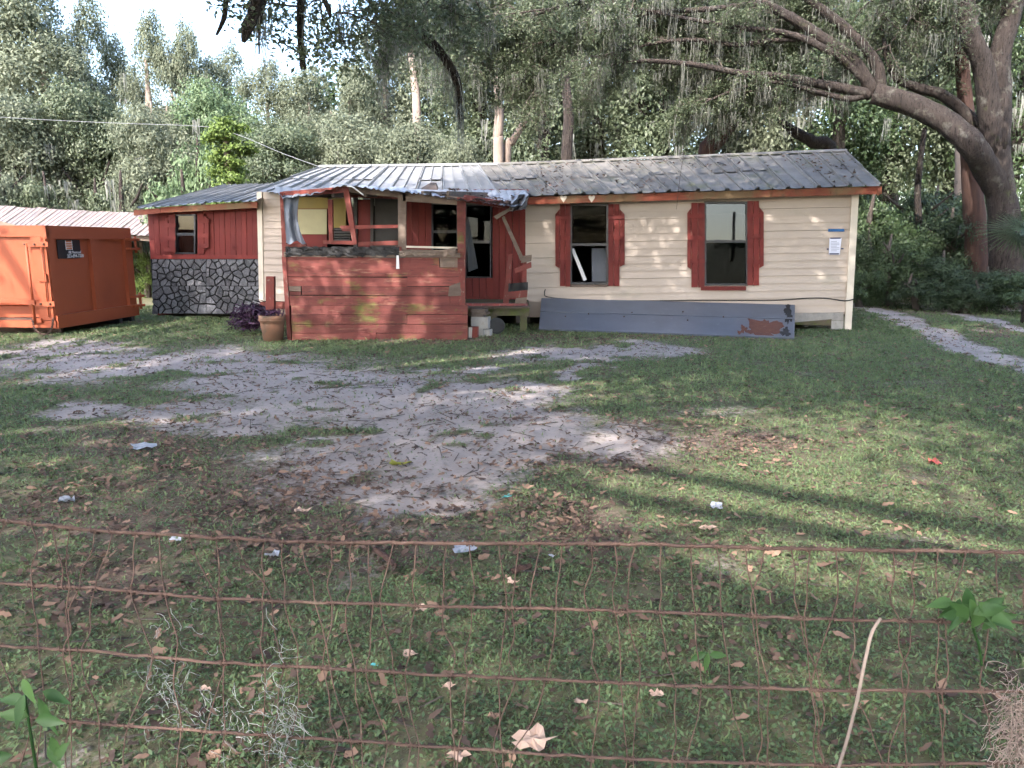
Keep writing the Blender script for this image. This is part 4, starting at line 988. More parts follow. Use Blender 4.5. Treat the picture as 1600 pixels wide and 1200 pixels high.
for a in ((20,120,32,200,'leaf_grey','broad pale oak above the left end of the power cable'),(130,100,33,170,'leaf_oak','broad oak hung with moss above the dumpster sign'),(235,150,31,150,'leaf_grey','rounded oak over the gap between dumpster and red wing'),
          (330,110,33,150,'leaf_blue','fresh green oak above the vine-covered pole'),(430,160,30,170,'leaf_oak','rounded oak above the left end of the roof ridge'),(540,140,31,170,'leaf_grey','broad bushy oak above the middle of the tin roof'),
          (640,165,29,150,'leaf_grey','bushy oak left of the pale forked trunk'),(725,190,28,110,'leaf_grey','small round oak beside the pale forked trunk')):
    tree('oak_tree', a[5], a[0], a[1], a[2], a[3], 'round', a[4], 30000, 0.12, None, 'bark', 12, GM)
for a in ((-20,205,28,120,'leaf_grey','tall shrub at the left edge behind the shed roof'),(55,225,28.5,120,'leaf_oak','dark leafy shrub behind the shed roof'),(150,240,29,110,'leaf_oak','shrub between the two darkest gaps of the wood edge'),
          (195,225,28,80,'leaf_grey','grey shrub over the right end of the shed roof')):
    tree('shrub', a[5], a[0], a[1], a[2], a[3], 'bush', a[4], 16000, 0.085, None, 'bark', 4, GF_, cat='shrub')
tree('broadleaf_shrub', 'pale broad-leaved shrub just above the red wing roof', 272, 218, 24.5, 130, 'bush', 'leaf_blue', 9000, 0.115, 1, 'bark', 0, cat='shrub')
tree('broadleaf_shrub', 'pale broad-leaved shrub between the vine pole and the roof ridge', 312, 160, 27.5, 110, 'bush', 'leaf_blue', 9000, 0.115, 2, 'bark', 0, cat='shrub')
tree('leafy_bush', 'bright green bush showing above the roof at the forked trunk', 790, 233, 22.5, 42, 'bush', 'leaf_yel', 5200, 0.10, 1, 'bark', 0, cat='bush')
for px, top, Y, wp, lb in ((222,372,24.0,46,'tall yellowish weeds between the dumpster and the red wing'),(204,380,25.5,50,'weedy bush showing past the dumpster edge'),(240,366,26,60,'weedy bush half hidden behind the red wing')):
    tree('weed_bush', lb, px, top, Y, wp, 'bush', 'leaf_yel' if wp < 50 else 'leaf_blue', 5200, 0.10, None, 'twig', 0, cat='bush')
# the pole wrapped in vine
vp = at_y(352, 190, 23.5); vt = thing('vine_pole', 'pole smothered in bright yellow-green vine behind the wing roof', 'vine', (vp.x, 23.5, 0))
tube('pole', [(vp.x,23.5,-0.1),(vp.x,23.5,vp.z-0.3)], [0.12,0.1], M['palebark'], vt, None, 10)
VB = [((vp.x+random.Random(k).uniform(-0.2,0.2), 23.5+random.Random(k+50).uniform(-0.2,0.2), vp.z-0.25-k*0.30), (0.52-0.012*k if k < 5 else 0.40,0.45,0.30)) for k in range(15)]
V, F, T = crown_data(VB, 14000, 0.085, 5, 0.8, 20, 0.26); o = mesh_np('vine_leaves', V-np.array([vp.x,23.5,0]), F, M['leaf_yel'], vt, T)

# right and middle wood: tall mossy trees, dark understory
GR = 'mossy trees behind the house'
for i, a in enumerate(((760,-120,36,200,'leaf_oak','tall mossy oak straight behind the middle of the roof'),(850,-160,32,190,'leaf_oak','tall mossy oak right of the pale forked trunk'),(950,-140,37,210,'leaf_grey','grey mossy oak behind the broken-windowed wall'),
          (1050,-160,33,190,'leaf_oak','mossy oak behind the roof between the two shuttered windows'),(1150,-120,38,200,'leaf_oak','oak standing behind the reddish leaning trunk'),(1250,-160,34,190,'leaf_grey','oak behind the roof over the right window'),
          (1340,-120,31,180,'leaf_dark','dark oak behind the right end of the roof'),(1430,-140,36,190,'leaf_oak','tall oak seen under the arching limb'),(1520,-120,33,180,'leaf_oak','tall oak seen through the fork of the big oak'),(1620,-140,30,190,'leaf_dark','dark oak at the right edge of the frame'))):
    tree('oak_tree', a[5], a[0], a[1], a[2], a[3], 'tall', a[4], 30000, 0.15, None, 'bark', 26, GR)
for i, a in enumerate(((820,205,27,110,'understory shrub behind the ridge right of the forked trunk'),(910,200,28,120,'understory shrub behind the ridge over the broken window'),(1010,205,27,120,'understory shrub behind the ridge between the windows'),(1110,190,28.5,120,'understory shrub behind the ridge near the reddish trunk'),
          (1215,200,27,120,'understory shrub behind the ridge over the right window'),(1310,190,26,120,'understory shrub behind the right end of the ridge'))):
    tree('shrub', a[4], a[0], a[1], a[2], a[3], 'bush', 'leaf_dark' if i%2 else 'leaf_oak', 16000, 0.085, None, 'bark', 14, 'shrubs behind the house', cat='shrub')
for i, a in enumerate(((1375,255,22.5,130,'dark bush filling the shade right of the house corner'),(1440,235,24,150,'dark bush under the arching oak limb'),(1500,290,22,110,'dark bush left of the big oak trunk'),(1405,340,20.5,100,'low dark bush at the bend of the sandy track'),
          (1475,370,20,110,'low dark bush beyond the litter-strewn track'),(1545,400,19,110,'low leafy bush at the foot of the big oak'),(1615,395,18.2,120,'leafy bush at the right edge below the palm'),(1350,330,22,80,'dark bush touching the house corner'),(1590,300,25,140,'tall dark bush behind the big oak trunk'),(1350,400,20.2,70,'knee-high dark bush just behind the house corner board'),(1440,415,19.3,80,'knee-high dark bush at the inner edge of the track'),(1510,425,18.6,80,'low dark bush nearest the litter on the track'),(1400,270,25.5,150,'tall dark bush deep in the shade behind the track'),(1480,250,26,150,'tall dark bush between red-brown trunk and slim trunk'))):
    tree('bush', a[4], a[0], a[1], a[2], a[3], 'bush', 'leaf_under' if i%3 else 'leaf_dark', 16000, 0.08, None, 'twig', 0, 'understory bushes beside the track', cat='bush')
# bare and pale trunks that stand out
def trunk_thing(label, P, R, m, Y=None):
    pts = [at_y(x,y,yy) for x, y, yy in P]; b = Vector(pts[0]); b.z = 0
    t = thing('tree_trunk', label, 'tree', b, 'bare trunks in the wood'); pts = [Vector((pts[0].x, pts[0].y, -0.1))]+pts
    tube('trunk', pts, [R[0]]+R, M[m], t, 16, 10, 0.07); return t
trunk_thing('pale upright trunk showing just above the roof, left stem of a fork', [(779,240,25),(778,215,25),(780,180,25),(776,120,25)], [0.17,0.16,0.15,0.1], 'palebark')
trunk_thing('pale trunk leaning right beside the upright pale one', [(792,245,25.2),(800,222,25.2),(815,198,25.2),(835,170,25.2)], [0.13,0.12,0.11,0.06], 'palebark')
trunk_thing('thin pale trunk in the treetops behind the crooked limb', [(652,240,34),(650,150,34),(643,95,34),(640,40,34)], [0.2,0.17,0.13,0.08], 'palebark')
trunk_thing('reddish trunk leaning right behind the ridge between the windows', [(1102,250,24),(1120,220,24),(1142,190,24),(1165,150,24),(1190,90,24)], [0.26,0.24,0.22,0.17,0.1], 'redbark')
trunk_thing('dark branching trunk lying over the right end of the ridge', [(1300,250,24),(1270,222,24),(1240,205,24),(1215,185,24)], [0.2,0.18,0.14,0.07], 'bark')
trunk_thing('red-brown trunk close on the left of the big oak', [(1527,430,21.5),(1524,360,21.5),(1520,300,21.5),(1510,180,21.5),(1500,60,21.5)], [0.30,0.28,0.26,0.2,0.15], 'redbark')
trunk_thing('pale trunk standing behind the arching limb', [(1500,420,26),(1503,250,26),(1506,130,26),(1508,20,26)], [0.24,0.2,0.18,0.14], 'palebark')
trunk_thing('slim dark trunk in the shade under the arching limb', [(1440,420,23),(1434,300,23),(1445,200,23)], [0.10,0.09,0.06], 'bark')
trunk_thing('grey trunk hung with moss over the broken-windowed wall', [(885,250,27),(888,180,27),(880,90,27)], [0.2,0.18,0.12], 'bark')
# far wood closing every gap
def far_wood(name, spec, leaf, seed, n, size):
    B = []
    r = random.Random(seed)
    for x0, x1, Y, z1, k in spec:
        for _ in range(k): B.append(((r.uniform(x0,x1), Y+r.uniform(-3,3), r.uniform(0.3,z1)), (r.uniform(1.6,2.8),1.5,r.uniform(1.0,1.9))))
    V, F, T = crown_data(B, n, size, seed, 0.55, 16, 0.34); o = mesh_np(name, V, F, M[leaf], None, T)
    return setp(o, kind='stuff')
o = far_wood('distant_wood', [(-46,-13,49,8.0,90),(-13,2,50,11,70),(2,48,50,17,240)], 'leaf_dark', 3, 60000, 0.45); o['label'] = 'dark mass of far trees closing off the wood'
o = far_wood('roadside_wood', [(-90,90,-95,6,120)], 'leaf_dark', 9, 14000, 0.9); o['label'] = 'low line of trees across the road'
M['pole'] = mat('creosote_pole', (0.09,0.07,0.055), (0.06,0.05,0.04), 5, 0.9)
up_ = thing('utility_pole', 'wooden utility pole across the road, mirrored in the right window', 'utility pole', (-0.9,-38,0))
tube('pole', [(-0.9,-38,-0.2),(-0.9,-38,8.2)], [0.16,0.12], M['pole'], up_, None, 10); bar('crossarm', (-0.9,-38.7,7.9), (-0.9,-37.3,7.9), 0.1, 0.12, M['pole'], up_)

# ------------------------------------------------------------------ the big arching oak
OY = 20.0
ob = at_y(1574, 440, OY); oak = thing('live_oak', 'massive live oak with a long limb arching left over the house', 'tree', (ob.x, OY, 0))
tb = Tubes(); OR = random.Random(8)
def pxp(L): return [at_y(x,y,Y) for x, y, Y in L]
tb.add([Vector((ob.x,OY,-0.2))]+pxp([(1574,440,OY),(1570,350,OY),(1562,290,OY),(1556,230,OY)]), [0.60,0.46,0.37,0.32,0.30], 22, 18, 0.05, OR)
tb.add(pxp([(1556,240,OY),(1546,170,OY),(1535,100,OY-0.1),(1515,50,OY-0.2),(1508,-30,OY-0.4),(1512,-140,OY-1)]), [0.30,0.27,0.24,0.22,0.2,0.18], 16, 14, 0.05, OR)
tb.add(pxp([(1558,235,OY),(1562,150,OY),(1562,90,OY),(1578,30,OY),(1592,-40,OY),(1620,-150,OY+0.5)]), [0.30,0.26,0.24,0.23,0.22,0.2], 16, 14, 0.05, OR)
tb.add(pxp([(1562,300,OY),(1540,262,OY-0.15),(1518,226,OY-0.4),(1480,192,OY),(1425,164,OY+0.4),(1365,146,OY+0.7)]), [0.31,0.31,0.30,0.28,0.27,0.26], 24, 16, 0.05, OR)
tb.build('trunk', M['bark'], oak)
limbs = [
 ([(1375,148,18.7),(1372,108,18.4),(1352,76,18.0),(1320,44,17.5),(1288,18,17.0),(1240,-20,16.4)], [0.20,0.19,0.18,0.17,0.15,0.12]),
 ([(1365,146,18.7),(1335,96,18.3),(1288,62,17.8),(1240,30,17.3),(1190,4,16.8),(1120,-25,16.2)], [0.22,0.20,0.19,0.17,0.14,0.10]),
 ([(1365,140,18.7),(1322,98,18.5),(1272,68,18.2),(1220,50,17.8),(1160,44,17.4),(1080,30,17.0),(1000,14,16.4)], [0.15,0.13,0.12,0.10,0.08,0.06,0.04]),
 ([(1360,148,18.7),(1336,142,18.6),(1280,131,18.4),(1220,120,18.2),(1160,115,18.0),(1092,102,17.6),(1010,95,17.2),(930,105,16.8)], [0.20,0.17,0.15,0.13,0.11,0.09,0.07,0.03]),
 ([(1350,150,18.7),(1320,154,18.6),(1264,140,18.4),(1208,128,18.2),(1150,140,18.0),(1090,165,17.8)], [0.12,0.10,0.08,0.07,0.05,0.03]),
 ([(1290,62,17.8),(1220,62,17.2),(1150,70,16.7),(1080,62,16.2),(1010,70,15.8),(940,90,15.4)], [0.10,0.09,0.08,0.07,0.05,0.03]),
 ([(1190,4,16.8),(1110,14,16.3),(1020,20,15.9),(930,40,15.5),(850,75,15.2)], [0.10,0.09,0.07,0.05,0.03]),
 ([(1120,-25,16.2),(1020,-15,15.6),(920,0,15.2),(820,30,14.9),(760,80,14.8)], [0.10,0.08,0.07,0.05,0.03]),
 ([(1240,-20,16.4),(1120,-60,15.6),(980,-70,15.0),(840,-50,14.6),(720,-10,14.4)], [0.12,0.10,0.08,0.06,0.04]),
 ([(1380,60,21.6),(1388,96,21.3),(1402,122,21.1),(1435,138,21.0),(1475,150,20.9),(1520,190,20.6),(1556,250,20.2)], [0.05,0.10,0.14,0.16,0.18,0.20,0.2]),
]
limbs = [([(x,y,min(Y,20)+ (20.6-Y)*1.15 if Y < 19 else Y) for x, y, Y in P], [r*0.76 for r in R]) for P, R in limbs]
for P, R in limbs:
    t = Tubes(); t.add(pxp(P), R, 26, 10, 0.07, OR); t.build('limb', M['bark'], oak)
# side branches, twigs, leaves and moss
tw = Tubes(); LC, LO, MP, ML = [], [], [], []
def spray(p0, d0, ln, r0, depth):
    n = 5; P = [p0]; d = Vector(d0)
    for i in range(n):
        d = (d+Vector((OR.gauss(0,0.16),OR.gauss(0,0.16),OR.gauss(-0.06,0.12)))).normalized(); P.append(P[-1]+d*ln/n)
    tw.add(P, [r0*(1-0.8*i/n) for i in range(n+1)], None, 4 if depth else 5, 0, OR, False)
    if depth < 2:
        for i in range(1, n+1):
            for _ in range(2 if depth == 0 else 2):
                if OR.random() < 0.9:
                    s = Vector((OR.gauss(0,1),OR.gauss(0,1),OR.gauss(-0.15,0.6))).normalized()
                    spray(P[i], (d*0.8+s*0.8).normalized(), ln*OR.uniform(0.3,0.55), r0*0.45, depth+1)
    if depth >= 1:
        for i in range(2, n+1):
            for _ in range(6 if depth == 2 else 4): LC.append(P[i]+Vector((OR.gauss(0,0.09),OR.gauss(0,0.09),OR.gauss(0,0.07)))); LO.append((OR.gauss(0,0.4),OR.gauss(0,0.4),0.8))
        if OR.random() < 0.07: MP.append(tuple(P[OR.randrange(1,n+1)])); ML.append(OR.uniform(0.2,0.9))
for li, (P, R) in enumerate(limbs[:-1]):
    S_ = smooth_path(pxp(P), 22)
    for i in range(9 if li < 3 else 6, 23):
        for _ in range(1 if li < 4 else 2):
            if OR.random() < 0.5:
                d = (S_[min(i+1,22)]-S_[i-1]).normalized(); s = Vector((OR.gauss(0,0.8),OR.gauss(0,0.8),OR.gauss(-0.1,0.6)))
                if S_[i].x > 3.2: s.y = abs(s.y)+0.5; s.z = abs(s.z)*0.6
                spray(S_[i], (d*0.9+s).normalized(), OR.uniform(0.9,2.2), 0.028, 0)
for P0 in ((1512,-100,21.2),(1600,-90,21.2),(1540,-60,21.5),(1470,-30,21.5),(1420,-40,21.5),(1560,-40,21.4)):
    for _ in range(5): spray(at_y(*P0), Vector((OR.gauss(-0.2,0.7),OR.gauss(0,0.6),OR.gauss(-0.1,0.5))).normalized(), OR.uniform(1.4,2.6), 0.04, 0)
tw.build('twigs', M['twig'], oak)['kind'] = 'stuff'
rng = np.random.default_rng(12); C = np.array([tuple(v) for v in LC]); O_ = np.array(LO)+unit(rng,len(LC))*0.8; O_ /= np.linalg.norm(O_,axis=1,keepdims=True)
V, F = leaf_quads(C, O_, 0.075*(0.6+0.8*rng.random(len(C))), rng, 0.42, 0.1); off = np.array([ob.x,OY,0])
mesh_np('crown', V-off, F, M['leaf_oak'], oak, rng.random(len(C)))
print('oak leaves', len(C), 'moss', len(MP))
for P, R in limbs[:-1]:
    for q in smooth_path(pxp(P), 12)[3:]:
        if OR.random() < 0.6: MP.append((q.x,q.y,q.z-0.03)); ML.append(OR.uniform(0.4,1.5))
V, F, T = moss_data(MP, ML, 4, 16, 0.007, 0.10); mesh_np('hanging_moss', V-off, F, M['moss'], oak, T)['kind'] = 'stuff'

# ------------------------------------------------------------------ shade trees over the yard; the limbs of one hang into view
SR = random.Random(21)
def shade_oak(label, x, y, h, blobs, n, seed):
    t = thing('shade_oak', label, 'tree', (x,y,0), 'oaks shading the yard')
    tb = Tubes(); tb.add([(x,y,-0.2),(x+0.1,y,1.5),(x-0.1,y+0.1,3.2),(x,y,4.6)], [0.62,0.48,0.42,0.36], 14, 14, 0.05, SR); tb.build('trunk', M['bark'], t)
    tl = Tubes()
    for (c, r) in blobs[::2]: tl.add([(x,y,4.3),((x*1.2+c[0])/2.2,(y*1.2+c[1])/2.2,(5.0+c[2])/2),c], [0.26,0.16,0.05], 10, 8, 0.06, SR)
    tl.build('limbs', M['bark'], t)
    V, F, T = crown_data(blobs, n, 0.17, seed, 0.55, 22, 0.27); mesh_np('crown', V-np.array([x,y,0]), F, M['leaf_oak'], t, T); return t
def disc_blobs(cx, cy, rad, z0, z1, n, seed, keep=lambda x, y: True):
    r = random.Random(seed); B = []
    while len(B) < n:
        a = r.uniform(0,6.28); q = rad*math.sqrt(r.random()); x, y = cx+q*math.cos(a), cy+q*math.sin(a)
        if keep(x, y): B.append(((x,y,r.uniform(z0,z1)), (r.uniform(1.3,2.0),r.uniform(1.3,2.0),r.uniform(0.6,0.9))))
    return B
GAPS = [(at_g(960,618), 1.5, 1.2), (at_g(1185,752), 0.7, 0.7), (at_g(1500,868), 0.6, 0.4), (at_g(700,553), 1.0, 0.7)]     # holes in the canopy let the sun onto the lawn here
KX, KY = -TOSUN.x/TOSUN.z, -TOSUN.y/TOSUN.z
def near(x, y):
    gx_, gy_ = x+KX*9.2, y+KY*9.2
    return y < 12.5 and all(((gx_-g_.x)/(a_+0.9))**2+((gy_-g_.y)/(b_+0.9))**2 > 1 for g_, a_, b_ in GAPS)
sa = shade_oak('large oak left of the yard whose crooked limbs hang into the sky', -10.5, 1.0, 11, disc_blobs(-5.5,3.0,7.5,7.4,10.8,60,1,near)+disc_blobs(-1.0,7.0,4.4,7.8,10.8,26,5,near)+disc_blobs(-10.8,8.8,3.8,7.8,10.6,18,8,near), 68000, 31)
shade_oak('oak behind the camera shading the grass by the fence', 8.0, -6.5, 11, disc_blobs(0.5,-3.0,6.5,7.6,10.8,44,2,near)+disc_blobs(-5,-6,4.2,7.8,10.5,18,6,near), 52000, 32)
shade_oak('oak right of the yard shading the lawn and the house corner', 12.5, 6.0, 11, disc_blobs(6.0,6.0,6.5,7.6,11.0,40,3,near)+disc_blobs(6.5,10.5,4.5,9.4,11.8,26,9,lambda x, y: y < 14.0 and near(x, min(y,12.4))), 56000, 33)
# hanging limbs in view (parts of the left shade oak)
soff = np.array([-10.5,1.0,0])
hl = [([(640,-160,9.5),(622,-60,10.5),(626,0,11.2),(634,30,11.5),(662,56,11.8),(686,80,12),(706,108,12),(716,138,12),(719,192,12.1)], [0.10,0.09,0.085,0.08,0.075,0.07,0.065,0.06,0.03]),
      ([(634,30,11.5),(612,50,11.5),(600,74,11.5),(592,94,11.5)], [0.055,0.05,0.04,0.025]),
      ([(420,-120,8.0),(404,-30,8.5),(400,10,8.6),(388,40,8.6),(380,66,8.6)], [0.07,0.065,0.06,0.065,0.02]),
      ([(372,-60,8.4),(355,-10,8.6),(350,28,8.6),(338,55,8.6)], [0.03,0.028,0.026,0.012]),
      ([(470,-140,8.8),(470,-20,9.2),(469,50,9.3),(474,108,9.3)], [0.05,0.045,0.04,0.035]),
      ([(430,-60,9),(412,10,9.0),(405,40,9),(405,85,9)], [0.02,0.018,0.015,0.008]),
      ([(500,-60,9),(506,-5,9.0),(513,12,9),(516,28,9)], [0.03,0.03,0.03,0.012])]
for P, R in hl:
    t = Tubes(); t.add(pxp(P), R, 24, 9, 0.10, SR); t.build('limb', M['bark'], sa)
tw = Tubes(); LC, LO, MP, ML = [], [], [], []; OR = SR
for px, py, Y, k in ((440,-30,9,3),(470,10,9.2,4),(500,0,9.2,5),(525,20,9.4,5),(472,60,9.3,3),(550,-20,9.6,5),(575,0,10.5,5),(610,-20,11,5),(545,60,10.5,3),(590,20,11.2,4),(480,90,9.4,2),(640,-30,11,6),(670,0,11.5,5),(700,-20,11.5,6),(740,-10,12,6),(660,20,11.7,2),(690,60,12.2,2)):
    for _ in range(max(1,(k-1)//2)): spray(at_y(px,py,Y), Vector((SR.gauss(0,0.6),SR.gauss(0,0.5),SR.gauss(-0.35,0.4))).normalized(), SR.uniform(0.5,0.95), 0.012, 1)
for P, R in hl[:2]:
    for q in smooth_path(pxp(P), 30)[6:]:
        MP.append((q.x,q.y,q.z)); ML.append(SR.uniform(0.3,1.0))
for px, py, Y in ((405,0,9),(410,10,9),(480,0,9.2),(535,0,9.4),(600,0,11),(715,150,12),(718,170,12.1),(700,40,12),(680,20,12),(725,60,12.5),(660,0,11.5),(745,40,13)): q = at_y(px,py,Y); MP.append(tuple(q)); ML.append(SR.uniform(0.4,0.9))
tw.build('twigs', M['twig'], sa)['kind'] = 'stuff'
C = np.array([tuple(v) for v in LC]); O_ = np.array(LO)+unit(rng,len(LC))*0.8; O_ /= np.linalg.norm(O_,axis=1,keepdims=True)
V, F = leaf_quads(C, O_, 0.07*(0.6+0.8*rng.random(len(C))), rng, 0.45, 0.1); mesh_np('sprays', V-soff, F, M['leaf_oak'], sa, rng.random(len(C)))
V, F, T = moss_data(MP, ML, 14, 10, 0.006, 0.05); mesh_np('hanging_moss', V-soff, F, M['moss'], sa, T)['kind'] = 'stuff'

# ------------------------------------------------------------------ palm fronds at the right edge
pm = at_g(1640,470); pm = Vector((pm.x, 16.2, 0)); pm.x = at_y(1618,400,16.2).x
palm = thing('palm', 'young fan palm poking in at the right edge before the oak', 'palm', pm)
tube('trunk', [(pm.x,pm.y,-0.05),(pm.x,pm.y,0.9)], [0.14,0.1], M['bark'], palm, 6, 10, 0.1)
for fi in range(9):
    az_ = math.radians(180+fi*24-96)+random.Random(fi).uniform(-0.15,0.15); up0 = random.Random(fi+9).uniform(0.5,1.1)
    hubp = Vector((pm.x,pm.y,0.9))+Vector((math.cos(az_)*0.38,math.sin(az_)*0.38,up0*1.25)); V, F, T = [], [], []
    ax = (Vector((math.cos(az_)*0.75,math.sin(az_)*0.75,random.Random(fi+70).uniform(0.1,0.9)))).normalized(); roll_ = random.Random(fi+90).uniform(-0.9,0.9); sd_ = ax.cross(UPV).normalized(); nn = sd_.cross(ax); sd_, nn = (sd_*math.cos(roll_)+nn*math.sin(roll_)), (nn*math.cos(roll_)-sd_*math.sin(roll_))
    for k in range(26):
        a = math.radians(-115+k*230/25); d = (ax*math.cos(a)+sd_*math.sin(a)).normalized(); L_ = 0.85*(0.75+0.25*math.cos(a))+random.Random(k+fi*31).uniform(-0.06,0.06)
        wv = d.cross(nn).normalized()*0.013; b = len(V); pts = [hubp+d*L_*t_-UPV*0.22*t_*t_*L_+nn*0.02 for t_ in (0.05,0.5,1.0)]
        V += [pts[0]-wv*0.3,pts[0]+wv*0.3,pts[1]+wv,pts[1]-wv,pts[2]]; F += [(b,b+1,b+2,b+3),(b+3,b+2,b+4)]
    o = mesh('frond', V, F, M['palm'], palm); a = o.data.attributes.new('tint','FLOAT','FACE'); a.data.foreach_set('value', np.random.default_rng(fi).random(len(F)).astype(np.float32))
    tube('stalk', [(pm.x,pm.y,0.85), hubp], [0.014,0.009], M['palm'], palm, None, 5)

# ------------------------------------------------------------------ purple plant by the pot
pc = at_g(392,522); pp = thing('purple_plant', 'trailing dark purple plant spilling beside the flower pot', 'plant', (pc.x,pc.y,0))
V, F, T = crown_data([((pc.x-0.08,pc.y+0.15,0.28),(0.24,0.2,0.20)),((pc.x+0.14,pc.y+0.1,0.36),(0.18,0.16,0.16)),((pc.x-0.05,pc.y-0.02,0.14),(0.25,0.18,0.14)),((pb.x,pb.y,0.46),(0.17,0.15,0.06))], 900, 0.12, 3, 0.26, 12, 0.4)
mesh_np('leaves', V-np.array([pc.x,pc.y,0]), F, M['purple'], pp, T)
for k in range(7): r = random.Random(k); tube('stem', [(pb.x+r.uniform(-.05,.05),pb.y,0.39),(pc.x+r.uniform(-.1,.25),pc.y+0.1,0.5),(pc.x+r.uniform(-.3,.1),pc.y+r.uniform(-.1,.2),0.15)], [0.008,0.006,0.003], M['purple'], pp, 8, 5)

# ------------------------------------------------------------------ ground cover, grass, dead leaves, twigs (nobody could count them)
rng = np.random.default_rng(99)
def scatter(n, dmin, dmax, power):
    u = rng.random(n); d = (dmin**power+u*(dmax**power-dmin**power))**(1/power); th = (rng.random(n)*2-1)*math.radians(41)
    return d*np.sin(th), d*np.cos(th)
hs = [(wall(400,500,-0.2), wall(1330,500,0.0))]
def outside(X, Y):
    p = (X-WA.x)*WN.x+(Y-WA.y)*WN.y; u_ = (X-WA.x)*WU.x+(Y-WA.y)*WU.y
    inh = (p < 0.08) & (u_ > -0.1) & (u_ < 15.1) & (p > -6.4)
    inp = (X > -3.95) & (X < -0.76) & (Y > 13.38) & (Y < 17)
    ind = ((X-DC.x)*DF.y-(Y-DC.y)*DF.x < 0.0) & ((Y-DC.y) > 0.15) & (Y < 17.0)
    return ~(inh | inp | ind)
def grow(name, n, dmin, dmax, power, size, m, kind, label, up=0.5, sandmax=0.35, tb=0.0):
    X, Y = scatter(n, dmin, dmax, power); s, l = fields(X, Y); k = (rng.random(n) > np.clip((s-0.12)*1.7,0,0.965)) & (rng.random(n) > 0.12+l*0.62) & outside(X, Y) & (fbm(X*3,Y*3,77,3) > 0.30*rng.random(n)+0.12)
    X, Y = X[k], Y[k]; n = len(X); d = np.hypot(X, Y); Z = height(X, Y); L_ = size*(0.55+0.9*rng.random(n))*(0.8+0.026*d)
    T = np.clip(0.15+0.45*fbm(X*1.2,Y*1.2,55,3)+0.5*(rng.random(n)-0.3)+tb, 0, 1)
    if kind == 'leaf':
        N = unit(rng,n)*0.75; N[:,2] += 1.0; N /= np.linalg.norm(N,axis=1,keepdims=True); C = np.stack([X,Y,Z+L_*0.35+rng.random(n)*0.02],1)
        V, F = leaf_quads(C, N, L_, rng, 0.5, 0.08)
    else:
        a = rng.random(n)*6.283; lean = rng.random(n)**0.7*1.1; b = np.stack([X,Y,Z-0.005],1); dv = np.stack([np.cos(a)*np.sin(lean),np.sin(a)*np.sin(lean),np.cos(lean)],1)
        a2 = rng.random(n)*6.283; wv = np.stack([np.cos(a2),np.sin(a2),0*a],1)*(0.0026+0.0006*d)[:,None]; mid = b+dv*L_[:,None]*0.55; tip = b+dv*L_[:,None]; tip[:,2] -= L_*0.25*np.sin(lean)
        V = np.stack([b-wv,b+wv,mid+wv*0.8,tip,mid-wv*0.8],1).reshape(-1,3); F = np.arange(n*5).reshape(-1,5)
    o = mesh_np(name, V, F, M[m], None, T); o['kind'] = 'stuff'; o['label'] = label; return o
grow('ground_cover', 360000, 2.0, 20, 0.95, 0.021, 'cover', 'leaf', 'small broad-leaved weeds carpeting the yard')
grow('grass', 300000, 2.0, 23, 1.15, 0.036, 'grass', 'blade', 'short grass blades growing over the yard', tb=0.1)
grow('tall_grass', 3500, 2.0, 21, 1.5, 0.075, 'grass', 'blade', 'scattered taller straw-tipped grass stems over the yard', tb=0.25)
def litter(name, n, dmin, dmax, power, size, label):
    X, Y = scatter(n, dmin, dmax, power); s, l = fields(X, Y); k = (rng.random(n) < (0.15+0.75*l+0.14*s)*np.clip(2.2*fbm(X*2.5, Y*2.5, 71, 3)-0.45,0.1,1.3)) & outside(X, Y); X, Y = X[k], Y[k]; n = len(X)
    L_ = size*(0.4+1.0*rng.random(n)**1.5); N = unit(rng,n)*0.45; N[:,2] += 1; N /= np.linalg.norm(N,axis=1,keepdims=True)
    C = np.stack([X,Y,height(X,Y)+0.012+0.012*rng.random(n)],1); A = unit(rng,n); A = A-(A*N).sum(1,keepdims=True)*N; A /= np.linalg.norm(A,axis=1,keepdims=True); B = np.cross(N,A)
    pr = np.array([(-0.55,0.0,0.0),(-0.22,0.24,0.10),(0.02,0.16,0.06),(0.22,0.25,0.12),(0.55,0.0,0.10),(0.24,-0.22,0.12),(0.0,-0.17,0.05),(-0.25,-0.24,0.10)])
    V = np.stack([C+(A*(p[0]*(0.8+0.4*rng.random(n)))[:,None]+B*(p[1]*(0.6+0.7*rng.random(n)))[:,None]+N*((p[2]*(rng.random(n)*1.8-0.3)))[:,None])*L_[:,None] for p in pr],1).reshape(-1,3); F = np.arange(n*8).reshape(-1,8)
    o = mesh_np(name, V, F, M['deadleaf'], None, np.clip(rng.random(n)**2.2,0,1)); o['kind'] = 'stuff'; o['label'] = label
litter('leaf_litter', 120000, 2.0, 19, 1.2, 0.055, 'brown dead leaves strewn over grass and sand')
n = 1500; X, Y = scatter(n, 2.2, 15, 1.3); k = outside(X, Y); X, Y = X[k], Y[k]; n = len(X); a = rng.random(n)*6.28; L_ = 0.03+0.13*rng.random(n)**2; Z = height(X,Y)+0.008; dv = np.stack([np.cos(a),np.sin(a),0.1*rng.normal(size=n)],1)*L_[:,None]; wv = np.stack([-np.sin(a),np.cos(a),0*a],1)*0.004; b = np.stack([X,Y,Z],1); h_ = np.array([0,0,0.006])
V = np.stack([b-dv-wv,b-dv+wv,b+dv+wv*0.6,b+dv-wv*0.6,b-dv+h_,b+dv+h_],1).reshape(-1,3); I = np.arange(n)[:,None]*6
mesh_np('twig_debris', V, np.concatenate([I+np.array([[0,3,5,4]]), I+np.array([[1,4,5,2]])]), M['twig'])['kind'] = 'stuff'
